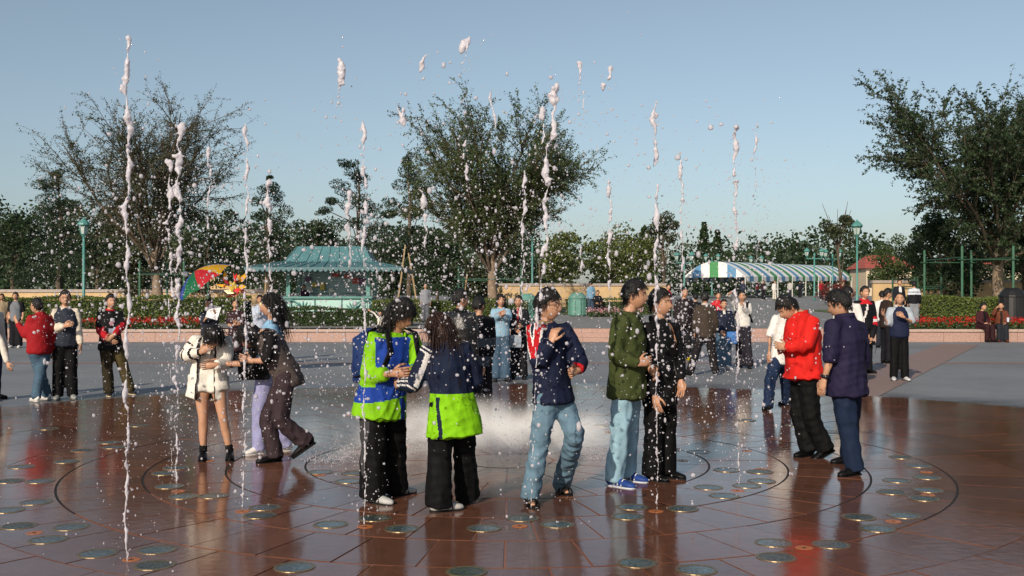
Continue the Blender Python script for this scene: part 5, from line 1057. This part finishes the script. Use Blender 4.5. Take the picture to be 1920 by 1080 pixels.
# ---------- things carried
def backpack(J, label, colr, size=(.15, .10, .22), drop=.0):
    c = J['pel'] + (J['nek'] - J['pel']) * (.55 - drop) - J['f'] * (.15 + size[1] * .9) * J['s']; m = MB(); A = np.array([J['l'], J['f'], J['up']])
    m.ball(c, np.array(size) * 1.0, A, 14, 10); m.box(c - (0, 0, .02), np.array(size) * (1.5, 1.4, 1.55), ax=A); m.ball(c - J['f'] * size[1] * .8 - (0, 0, size[2] * .35), np.array(size) * (.75, .5, .5), A, 12, 8)
    v, q = remesh(m, .014, 6); t = thing('backpack', c - (0, 0, size[2]), label, 'backpack'); v = wrinkle(v, vnormals(v, q), np.random.default_rng(5), .006, J)
    org = c - (0, 0, size[2]); me = raw_mesh('pack', v - org, q.ravel(), np.full(len(q), 4), None, [cloth(colr, .6)], True); ob = link('pack', me, t); ob['_w'] = [float(x) for x in org]
    for k, sd in (('L', 1), ('R', -1)):
        s_ = J['sh' + k] * .72 + J['nek'] * .28; m = MB()
        m.tube([c + J['l'] * sd * .08 + (0, 0, size[2] * .8) + J['f'] * size[1] * .6, s_ + J['up'] * .085 * J['s'] - J['f'] * .04, s_ + J['up'] * .06 * J['s'] + J['f'] * .08, s_ + J['f'] * .125 - J['up'] * .10, s_ + J['f'] * .10 - J['up'] * .24 + J['l'] * sd * .06, c + J['l'] * sd * (size[0] + .02) - J['up'] * size[2] * .6 + J['f'] * .06], .026, .008, lat=J['l'], n=8); m.build('strap', cloth('#121216', .6), t, smooth=True)
backpack(A15, 'blue backpack worn over the blue and lime rain jacket', '#1d2f5c', (.16, .12, .24))
backpack(A27, 'black backpack worn by the white shirted person with raised arm', '#15171d', (.17, .14, .24), .1)
def bag(p, size, label, colr, strap_to=None, name='shoulder_bag'):
    p = np.asarray(p, float); t = thing(name, p - (0, 0, size[2] / 2), label, 'bag'); m = MB(); m.box(p, size); m.ball(p - (0, size[1] * .3, 0), np.array(size) * (.42, .6, .42))
    v, q = remesh(m, .014, 4); org = p - (0, 0, size[2] / 2); me = raw_mesh('pouch', v - org, q.ravel(), np.full(len(q), 4), None, [cloth(colr, .6)], True); ob = link('pouch', me, t); ob['_w'] = [float(x) for x in org]
    m = MB(); m.box(p + (0, -size[1] * .56, size[2] * .2), (size[0] * .98, .012, size[2] * .5)); m.build('flap', cloth(colr, .6), t)
    if strap_to is not None: m = MB(); st = np.asarray(strap_to, float); m.tube([p + (-size[0] * .45, 0, size[2] * .45), (p + st) / 2 + (0, -.1, .05), st, st + (.05, .1, -.05), p + (size[0] * .45, .05, size[2] * .45)], .014, .005, n=6); m.build('strap', cloth('#20222a', .6), t, smooth=True)
bag(P(1372, 633, A26['pel'][1] - .2), (.22, .09, .26), 'sky blue shoulder bag of the smaller navy jacketed person', '#3f6fae', A26['shR'] + np.array((0, -.02, .1)))
bag(A11['pel'] + np.array((-.06, -.24, .08)), (.30, .12, .20), 'black waist bag of the lavender jeans wearer', '#131417', A11['shR'] + np.array((0, 0, .1)), 'waist_bag')
bag(P(966, 640, A20['pel'][1] - .25), (.24, .1, .24), 'pale carrier bag of the person in suit and tie', '#8f9aa6', None, 'carrier_bag')
# watch, glasses
m = MB(); an = np.linspace(0, 2 * math.pi, 17); dwr = nrm(A33['wrL'] - A33['elL']); s1 = nrm(np.cross(dwr, (0, 1, 0))); s2 = np.cross(dwr, s1); cw = A33['wrL'] - dwr * .03
m.tube(cw + np.outer(np.cos(an), s1) * .037 + np.outer(np.sin(an), s2) * .037, .014, .005, lat=dwr, n=6, cap=False); m.ball(cw - np.array((0, .04, 0)), (.02, .01, .02)); m.build('wrist_watch', mat('watch_black', (.01, .01, .011), .25), A33['obj'], smooth=True)
def glasses(J):
    A, c, s_ = J['A'], J['hed'], J['s']; T = lambda q: c + (np.asarray(q) * s_) @ A; m = MB()
    for sx in (-1, 1):
        an = np.linspace(0, 2 * math.pi, 13); m.tube(T(np.c_[sx * .034 + .023 * np.cos(an), np.full(13, .095), .008 + .017 * np.sin(an)]), .0022, n=4, cap=False, dome=0)
        m.tube(T([(sx * .058, .093, .012), (sx * .076, .06, .012), (sx * .08, -.01, .008)]), .0022, n=4)
    m.tube(T([(-.011, .098, .012), (0, .102, .014), (.011, .098, .012)]), .0022, n=4); m.build('glasses', mat('glasses_metal', (.12, .08, .05), .3, metal=.6), J['obj'], smooth=True)
glasses(A21); glasses(A5)
cpos = A35['wrL'] + np.array((0, -.03, -.1)); tcam = thing('camera', cpos - (0, 0, .05), 'small black camera in the hand of the black and red jacket wearer', 'camera')
m = MB(); m.box(cpos, (.12, .05, .08)); m.build('camera_body', cloth('#0e0e10', .4), tcam); m = MB(); m.tube([cpos, cpos + (0, -.06, 0)], .03, n=12, dome=0); m.build('camera_lens', cloth('#0e0e10', .4), tcam)
m = MB(); m.tube([cpos + (.06, 0, .02), cpos + (.09, 0, -.1), cpos + (.06, 0, -.22)], .006, n=5); m.build('hand_strap', cloth('#0e0e10', .4), tcam)
ic = A10['wrR'] + np.array((.02, -.04, .12)); tic = thing('ice_cream', ic - (0, 0, .06), 'ice cream cone held by the pale blue shirted person', 'ice cream')
m = MB(); m.tube([ic - (0, 0, .1), ic], [.008, .035], n=10, dome=0); m.build('cone', mat('wafer', (.45, .26, .1), .7), tic); m = MB(); m.ball(ic + (0, 0, .03), (.04, .04, .05)); m.build('scoop', mat('vanilla', (.75, .66, .4), .5), tic, smooth=True)
cp = P(1890, 600, RW - .28); tcu = thing('paper_cup', cp - (0, 0, .07), 'pale drink cup held by the seated brown jacket wearer', 'cup')
m = MB(); m.tube([cp - (0, 0, .07), cp + (0, 0, .07)], [.035, .048], n=12, dome=0); m.build('cup', mat('cup_paper', (.55, .55, .65), .5), tcu); m = MB(); m.tube([cp + (0, 0, .07), cp + (0, 0, .085)], [.05, .045], n=12, dome=0); m.build('cup_lid', cloth('#c0c0c8'), tcu); m = MB(); m.tube([cp + (0, 0, .08), cp + (.01, 0, .16)], .006, n=5); m.build('straw', cloth('#b02020'), tcu)
pp = P(400, 585, 20.7); m = MB(); u_ = nrm((1, 0, -.28)); w_ = nrm((.28, .15, 1)); m.box(pp, (.24, .006, .27), ax=np.array([u_, np.cross(w_, u_), w_])); pa = m.build('paper_sheet', mat('paper_white', (.72, .72, .72), .6), loc=pp); tag(pa, 'white sheet of paper held under the striped umbrella', 'paper')
m = MB(); pq = pp - np.cross(w_, u_) * .006
for i in range(9): a_ = i * .7; q_ = pq + u_ * .05 * math.cos(a_) + w_ * .06 * math.sin(a_); m.tube([q_, q_ + u_ * .03 + w_ * .02], .004, n=4)
m.build('drawing', cloth('#8a86b0'), pa)
# umbrella
uY = 20.6; hub = P(366, 508, uY); ux = nrm(np.array((-.55, -.25, .80))); handle = A8['wrL'] + np.array((0, -.03, .0))
um = thing('umbrella', handle - (0, 0, .1), 'striped umbrella in green, red, yellow and blue tilted over a watcher', 'umbrella')
e1 = nrm(np.cross(ux, (0, 1, 0))); e2 = np.cross(ux, e1); NC = 8; RU = .62; cen = hub
def upt(a_, t_): return cen + (e1 * math.cos(a_) + e2 * math.sin(a_)) * RU * t_ - ux * (.30 * t_ ** 2) + ux * .0
UC = ['#243f96', '#14663f', '#b61f26', '#c99a16']
for k in range(NC):
    m = MB(); rows = []
    for t_ in np.linspace(0.02, 1, 7):
        a0, a1 = k * 2 * math.pi / NC, (k + 1) * 2 * math.pi / NC
        rows.append([upt(a0 + (a1 - a0) * u, t_ * (1 - .06 * math.sin(math.pi * u) * t_)) for u in np.linspace(0, 1, 5)])
    rows = np.array(rows); m.add(rows.reshape(-1, 3), [(i * 5 + j, i * 5 + j + 1, (i + 1) * 5 + j + 1, (i + 1) * 5 + j) for i in range(6) for j in range(4)]); m.build('gore', mat('umb_' + UC[k % 4], UC[k % 4], .5, leaf=True), um, smooth=True)
    m = MB(); m.tube([upt(k * 2 * math.pi / NC, t_) - ux * .008 for t_ in np.linspace(0, 1, 6)], .004, n=4); m.build('rib', cloth('#333338', .4), um)
m = MB(); m.tube([hub + ux * .05, hub - ux * .35, handle + (0, 0, .05), handle - (0, 0, .08)], .009, n=6); m.build('shaft', cloth('#222226', .4), um)
# bunch of foil pinwheels
pwp = P(443, 538, 23.4); pw = thing('pinwheel_bunch', pwp - (0, 0, .35), 'bunch of red and yellow foil pinwheels held up near the umbrella', 'pinwheel'); rng = np.random.default_rng(9)
for k in range(26):
    d = nrm(rng.normal(size=3) + (0, 0, .35)); m = MB(); b_ = pwp + rng.normal(0, .07, 3) * (1.6, 1, 1.4); sd = nrm(np.cross(d, rng.normal(size=3)))
    m.add([b_, b_ + d * .13 + sd * .06, b_ + d * .26 + rng.normal(0, .02, 3), b_ + d * .12 - sd * .05], [(0, 1, 2), (0, 2, 3)]); m.build('petal', mat('foil_%d' % (k % 3), [(.62, .03, .03), (.75, .36, .03), (.7, .5, .06)][k % 3], .35), pw)
m = MB(); m.tube([pwp - (0, 0, .4), pwp], .012, n=6); m.build('stick', M_stake, pw)
# ================================================================== WATER
def water_mat(name, tr, rough=.18):
    m = bpy.data.materials.new(name); m.use_nodes = True; n = m.node_tree.nodes; l = m.node_tree.links; b = n['Principled BSDF']
    b.inputs['Base Color'].default_value = (.74, .71, .76, 1); b.inputs['Roughness'].default_value = rough; b.inputs['IOR'].default_value = 1.33
    t = n.new('ShaderNodeBsdfTranslucent'); t.inputs[0].default_value = (.74, .71, .76, 1)
    tp = n.new('ShaderNodeBsdfTransparent'); mx = n.new('ShaderNodeMixShader'); mx.inputs[0].default_value = .35; m2 = n.new('ShaderNodeMixShader'); m2.inputs[0].default_value = tr
    l.new(b.outputs[0], mx.inputs[1]); l.new(t.outputs[0], mx.inputs[2]); l.new(mx.outputs[0], m2.inputs[1]); l.new(tp.outputs[0], m2.inputs[2]); l.new(m2.outputs[0], n['Material Output'].inputs[0])
    ge = n.new('ShaderNodeNewGeometry'); nz = n.new('ShaderNodeTexNoise'); nz.inputs['Scale'].default_value = 55; nz.inputs['Detail'].default_value = 3; l.new(ge.outputs['Position'], nz.inputs['Vector'])
    bp = n.new('ShaderNodeBump'); bp.inputs['Strength'].default_value = .5; bp.inputs['Distance'].default_value = .01; l.new(nz.outputs[0], bp.inputs['Height']); l.new(bp.outputs[0], b.inputs['Normal'])
    return m
M_jet = water_mat('aerated_water', .14); M_drop = water_mat('water_drop', .38, .06); M_mist = water_mat('fine_spray', .5, .3)
JETS = []
def water(name, label, Y, segs, seed, group=None, lump=1.0, vox=.0088):
    """segs: runs of ((px, py, half width px), ...) at distance Y; each run is a strand of the jet"""
    rng = np.random.default_rng(seed); sc = Y / F; last = segs[-1][-1]; org = P(last[0], last[1], Y)
    t0 = thing(name, org, label, 'water jet', group)
    for sg in segs:
        m = MB(); sg = np.array(sg, float); L = np.abs(np.diff(sg[:, 1])).sum() * sc; k = max(5, int(L / .022))
        ys = np.linspace(sg[0, 1], sg[-1, 1], k); xs = np.interp(ys, sg[:, 1], sg[:, 0]); ws = np.interp(ys, sg[:, 1], sg[:, 2]) * sc
        t = np.linspace(0, L, k); wob = sum(np.sin(t * f_ + rng.uniform(0, 6)) * a_ for f_, a_ in ((7, .6), (17, .5), (34, .35), (60, .2)))
        wo2 = sum(np.sin(t * f_ + rng.uniform(0, 6)) * a_ for f_, a_ in ((8, .45), (19, .4), (37, .35)))
        c = np.array([P(a_, b_, Y) for a_, b_ in zip(xs, ys)]); c[:, 0] += wob * ws * .7 * lump; c[:, 1] += wo2 * ws * .6
        rad = ws * (.66 + .3 * np.sin(t * 23 + rng.uniform(0, 6)) * lump + .22 * rng.normal(size=k) * lump); rad = np.clip(rad, np.maximum(ws * .3, .0062), ws * 1.5 + .004)
        m.tube(c, rad, np.maximum(.006, rad * rng.uniform(.75, 1, k)), n=9)
        for i in range(int(k * .35 * lump)):
            j = rng.integers(0, k); d = rng.normal(size=3) * rad[j] * .55; r_ = rad[j] * rng.uniform(.4, .75); m.ball(c[j] + d, (r_, r_, r_ * rng.uniform(.9, 2.2)), None, 8, 6)
        for i in range(int(L * 6 * lump)):
            j = rng.integers(0, k); d = nrm(rng.normal(size=3) * (1, 1, .9)); q = c[j]; pts = [q, q + d * ws[j] * 1.3, q + d * ws[j] * 2.3 + np.array((0, 0, -.5)) * ws[j]]; m.tube(pts, np.maximum(.006, np.array([.45, .3, .2]) * ws[j]), n=6)
        JETS.append((c, ws, Y))
        v, q = remesh(m, vox, 1); nn = vnormals(v, q); v = wrinkle(v * 2.6, nn, rng, .016, None, 'water') / 2.6
        me = raw_mesh('water_strand', v - org, q.ravel(), np.full(len(q), 4), None, [M_jet], True); ob = link('water_strand', me, t0); ob['_w'] = [float(x) for x in org]
GJ = 'fountain jets'
def J_(px, yt, yb, Y, seed, label, w0=5, w1=7, px2=None, gaps=(), lump=1.0):
    px2 = px if px2 is None else px2; ends = [yt] + [g for gp in gaps for g in gp] + [yb]; segs = []
    for a_, b_ in zip(ends[0::2], ends[1::2]):
        k = 5; ys = np.linspace(a_, b_, k); u = (ys - yt) / (yb - yt)
        segs.append([(px + (px2 - px) * q, y, (w1 + (w0 - w1) * q)) for q, y in zip(u, ys)])
    water('water_jet', label, Y, segs, seed, GJ, lump, max(.0088, Y * .00105))
J_(240, 68, 1058, 6.26, 1, 'tallest unbroken water jet standing alone before the crossed-arms watcher', 4.5, 8, 237, (), .8)
J_(337, 232, 905, 8.98, 2, 'thick jet beside the white shorts wearer', 3, 7, 330, ((640, 650), (760, 775)), 1.2)
J_(316, 300, 560, 9.0, 3, 'ragged side strand of the thick jet beside the white jacket', 3, 5, 322, ((420, 430),), 1.3)
J_(392, 275, 430, 10.1, 4, 'broken upper jet above the coloured umbrella', 2, 5, 390, ((330, 336),))
J_(463, 238, 955, 7.9, 5, 'thin twisting jet in front of the bent runner in waistcoat', 2.6, 5, 456, ((405, 428), (560, 568), (800, 812)))
J_(504, 340, 605, 12.7, 6, 'jet rising before the slim trimmed pine', 2.5, 6, 508, ((440, 447),))
J_(683, 222, 985, 7.3, 7, 'thin jet passing the blue and lime jacket wearer', 2.6, 6, 684, ((400, 408), (500, 560), (640, 660)))
J_(653, 360, 500, 14.0, 8, 'short jet before the kiosk roof', 2.4, 6, 656)
J_(795, 360, 470, 12.0, 9, 'small ragged jet before the pointed pine', 2, 6, 798, ((395, 402),), 1.4)
J_(983, 320, 600, 11.6, 10, 'jet between the suit wearer and the chin-holding person', 2.4, 5.5, 978, ((470, 478),))
J_(1038, 166, 620, 7.2, 11, 'broad torn jet over the chin-holding person\'s head', 4, 9, 1008, ((480, 492), (560, 575)), 1.3)
J_(1013, 200, 268, 7.2, 12, 'torn strand beside the broad jet', 4, 5, 1018, (), 1.4)
J_(1006, 650, 960, 7.2, 13, 'falling remnant of the broad jet in front of the navy track jacket', 1.6, 3, 996, ((690, 715), (780, 830), (860, 900)), .8)
J_(1143, 335, 585, 12.4, 14, 'jet between chin-holding person and olive sweatshirt wearer', 2.8, 5, 1142)
J_(1091, 462, 560, 13.0, 15, 'short thin jet before the yellow green trees', 1.8, 3.5, 1090)
J_(1229, 190, 958, 7.8, 16, 'beaded jet falling in front of the black jacket wearer', 2.4, 6, 1232, ((310, 345), (640, 646), (905, 925)))
J_(1276, 286, 700, 10.1, 17, 'jet beside the black jacket wearer\'s shoulder', 1.8, 5, 1281, ((420, 432), (600, 606)))
J_(1379, 236, 912, 8.86, 18, 'tall thin jet before the striped awning', 2, 6, 1385, ((330, 340), (470, 520), (720, 760), (800, 830)))
J_(1418, 232, 360, 9.7, 19, 'thin broken jet beside the tall awning jet', 1.5, 4.5, 1416, ((300, 310),))
J_(1421, 450, 490, 9.7, 20, 'tiny water streak below the thin broken jet', 1.5, 3, 1419)
J_(318, 560, 880, 9.2, 21, 'faint falling strand close beside the white jacket sleeve', 1.2, 2.6, 322, ((600, 625), (660, 690), (720, 760), (790, 830)), .8)
J_(1092, 170, 205, 7.4, 22, 'small falling streak under the round water clump', 2, 2.5, 1094)
for i, (Y, segs, lab) in enumerate([(6.6, [[(632, 108, 5), (636, 130, 9), (640, 150, 8), (634, 176, 3)]], 'ragged water clump high over the kiosk'), (6.8, [[(746, 200, 4), (752, 215, 7), (756, 236, 5)], [(758, 204, 4), (755, 222, 5)]], 'forked water clump between kiosk and leafy feathery tree top'), (6.4, [[(808, 100, 6), (800, 112, 12), (792, 128, 7), (787, 136, 3)]], 'smooth oval water clump in the open sky'), (6.4, [[(880, 74, 4), (868, 84, 9), (864, 102, 7)], [(876, 80, 7), (872, 112, 5), (866, 122, 3)]], 'highest torn water clump in the open sky'), (7.2, [[(921, 170, 6), (920, 185, 9), (926, 205, 4), (928, 245, 2.2)]], 'water clump at the leafy feathery tree top'), (7.0, [[(872, 262, 4), (871, 275, 4)], [(871, 288, 3.5), (871, 296, 3)], [(874, 310, 4), (869, 328, 5), (876, 338, 4)]], 'string of water lumps before the feathery tree'), (7.0, [[(1090, 116, 6), (1089, 128, 7), (1090, 148, 4), (1084, 162, 3)]], 'round headed water clump high beside the broad torn jet'), (6.9, [[(1143, 124, 6), (1142, 142, 8), (1136, 158, 7), (1126, 152, 3)], [(1134, 158, 5), (1130, 170, 3)]], 'hook shaped water clump beside the round headed one')]):
    water('water_clump', lab, Y, segs, 60 + i, 'clumps of water in the air', .9, .007)
# ---- drops: nobody could count them
rng = np.random.default_rng(2024); pts = []; rad = []
for c, ws, Y in JETS:
    L = abs(c[0, 2] - c[-1, 2]); n = int(26 + L * 120); j = rng.integers(0, len(c), n); sp = rng.gamma(1.2, .12, n)[:, None]
    d = rng.normal(size=(n, 3)) * (1, 1, .6); p = c[j] + d * sp; p[:, 2] -= rng.exponential(.3, n)
    pts.append(p); rad.append(rng.lognormal(-5.75, .55, n))
def cloud(n, x0, x1, y0, y1, Y0, Y1, mu, sg):
    Yv = rng.uniform(Y0, Y1, n); px = rng.uniform(x0, x1, n); py = rng.uniform(y0, y1, n); p = np.stack([(px - 960) / F * Yv, Yv, CAMH - (py - HZ) * Yv / F], 1)
    pts.append(p); rad.append(rng.lognormal(mu, sg, n))
cloud(2400, 300, 1450, 420, 800, 7, 15, -5.5, .55)
cloud(1300, 640, 1060, 350, 720, 6.5, 14, -5.45, .55)
cloud(1100, 60, 480, 330, 640, 6.5, 14, -5.45, .55)
cloud(800, 430, 800, 440, 760, 7, 14, -5.35, .55)
cloud(500, 1180, 1430, 480, 720, 8, 14, -5.35, .55)
cloud(500, 1200, 1500, 560, 900, 7, 12, -5.6, .5)
cloud(320, 100, 1500, 180, 480, 6, 12, -5.4, .5)
cloud(120, 80, 1500, 350, 700, 3.2, 5, -5.5, .4)
cloud(5200, 60, 1480, 380, 860, 6.5, 14, -6.15, .35)
cloud(90, 1430, 1600, 500, 700, 8, 12, -5.2, .4)
p = np.vstack(pts); r = np.clip(np.concatenate(rad), .0015, .016); ok = p[:, 2] > .02; p = p[ok]; r = r[ok]
t_ = (1 + 5 ** .5) / 2; ico = np.array([(-1, t_, 0), (1, t_, 0), (-1, -t_, 0), (1, -t_, 0), (0, -1, t_), (0, 1, t_), (0, -1, -t_), (0, 1, -t_), (t_, 0, -1), (t_, 0, 1), (-t_, 0, -1), (-t_, 0, 1)]) / math.sqrt(1 + t_ * t_)
icf = np.array([(0, 11, 5), (0, 5, 1), (0, 1, 7), (0, 7, 10), (0, 10, 11), (1, 5, 9), (5, 11, 4), (11, 10, 2), (10, 7, 6), (7, 1, 8), (3, 9, 4), (3, 4, 2), (3, 2, 6), (3, 6, 8), (3, 8, 9), (4, 9, 5), (2, 4, 11), (6, 2, 10), (8, 6, 7), (9, 8, 1)])
octv = np.array([(1, 0, 0), (-1, 0, 0), (0, 1, 0), (0, -1, 0), (0, 0, 1), (0, 0, -1)], float); octf = np.array([(0, 2, 4), (2, 1, 4), (1, 3, 4), (3, 0, 4), (2, 0, 5), (1, 2, 5), (3, 1, 5), (0, 3, 5)])
def drops(name, p, r, mt, label, st=.5):
    org = p.mean(0); V = []; Fc = []; base = 0
    for sel, bv, bf in ((r >= .0034, ico, icf), (r < .0034, octv * 1.1, octf)):
        q, rr = p[sel], r[sel]; n = len(q); sh = np.ones((n, 1, 3)); sh[:, 0, 2] = 1 + np.abs(rng.normal(0, st, n)); sh[:, 0, 0] = 1 + np.abs(rng.normal(0, .25, n))
        V.append((q[:, None] + bv[None] * rr[:, None, None] * sh).reshape(-1, 3)); Fc.append((bf[None] + (np.arange(n) * len(bv))[:, None, None]).reshape(-1, 3) + base); base += n * len(bv)
    f = np.vstack(Fc); me = raw_mesh(name, np.vstack(V) - org, f.ravel(), np.full(len(f), 3), None, [mt], True); tag(link(name, me, None, tuple(org)), label, 'spray', kind='stuff')
drops('water_drops', p, r, M_drop, 'white drops of water flying round the fountain jets')
# fine spray hanging over the floor where jets fall back: a low bank of wet air
m = bpy.data.materials.new('spray_air'); m.use_nodes = True; n = m.node_tree.nodes; l = m.node_tree.links; n.remove(n['Principled BSDF'])
pv = n.new('ShaderNodeVolumePrincipled'); pv.inputs['Color'].default_value = (1, 1, 1, 1); pv.inputs['Anisotropy'].default_value = -.35; l.new(pv.outputs[0], n['Material Output'].inputs['Volume'])
tc = n.new('ShaderNodeTexCoord'); nz = n.new('ShaderNodeTexNoise'); nz.inputs['Scale'].default_value = 2.3; nz.inputs['Detail'].default_value = 5; l.new(tc.outputs['Object'], nz.inputs['Vector'])
ln = n.new('ShaderNodeVectorMath'); ln.operation = 'MULTIPLY'; ln.inputs[1].default_value = (1 / 2.3, 1 / 1.7, 1 / .55); l.new(tc.outputs['Object'], ln.inputs[0])
le = n.new('ShaderNodeVectorMath'); le.operation = 'LENGTH'; l.new(ln.outputs[0], le.inputs[0])
fo = n.new('ShaderNodeMapRange'); fo.interpolation_type = 'SMOOTHSTEP'; fo.inputs[1].default_value = .15; fo.inputs[2].default_value = 1; fo.inputs[3].default_value = 1; fo.inputs[4].default_value = 0; l.new(le.outputs['Value'], fo.inputs[0])
nr = n.new('ShaderNodeMapRange'); nr.inputs[1].default_value = .45; nr.inputs[2].default_value = .66; nr.inputs[3].default_value = .05; nr.inputs[4].default_value = 1.0; l.new(nz.outputs[0], nr.inputs[0])
mu = n.new('ShaderNodeMath'); mu.operation = 'MULTIPLY'; l.new(fo.outputs[0], mu.inputs[0]); l.new(nr.outputs[0], mu.inputs[1])
m2 = n.new('ShaderNodeMath'); m2.operation = 'MULTIPLY'; m2.inputs[1].default_value = 3.0; l.new(mu.outputs[0], m2.inputs[0]); l.new(m2.outputs[0], pv.inputs['Density'])
b = MB(); c0 = np.array((-.55, 11.2, .03)); b.box(c0 + (0, 0, .39), (4.6, 3.4, .78)); o = b.build('spray_mist', m, loc=c0); tag(o, 'low white bank of spray drifting behind the people in the jets', 'spray', kind='stuff')
pts = []; rad = []
for cx, cy, sx, sy, sz, n in ((905, 838, 38, .25, .10, 700), (960, 850, 30, .2, .08, 500), (640, 868, 26, .2, .09, 550), (780, 845, 30, .2, .12, 500), (870, 800, 70, .4, .2, 600), (1110, 862, 26, .2, .08, 350), (700, 830, 60, .4, .16, 450), (600, 868, 14, .1, .04, 200)):
    g_ = G(cx, cy); q = rng.normal(size=(n, 3)); pts.append(np.c_[g_[0] + q[:, 0] * sx * g_[1] / F, g_[1] + q[:, 1] * sy, .015 + np.abs(q[:, 2]) * sz]); rad.append(rng.uniform(.0018, .0052, n))
drops('splash_drops', np.vstack(pts), np.concatenate(rad), M_drop, 'low bursts of splash where the jets fall back on the granite', .2)
bpy.data.scenes.remove(TMP)
for o in bpy.data.objects:
    if '_w' in o: del o['_w']
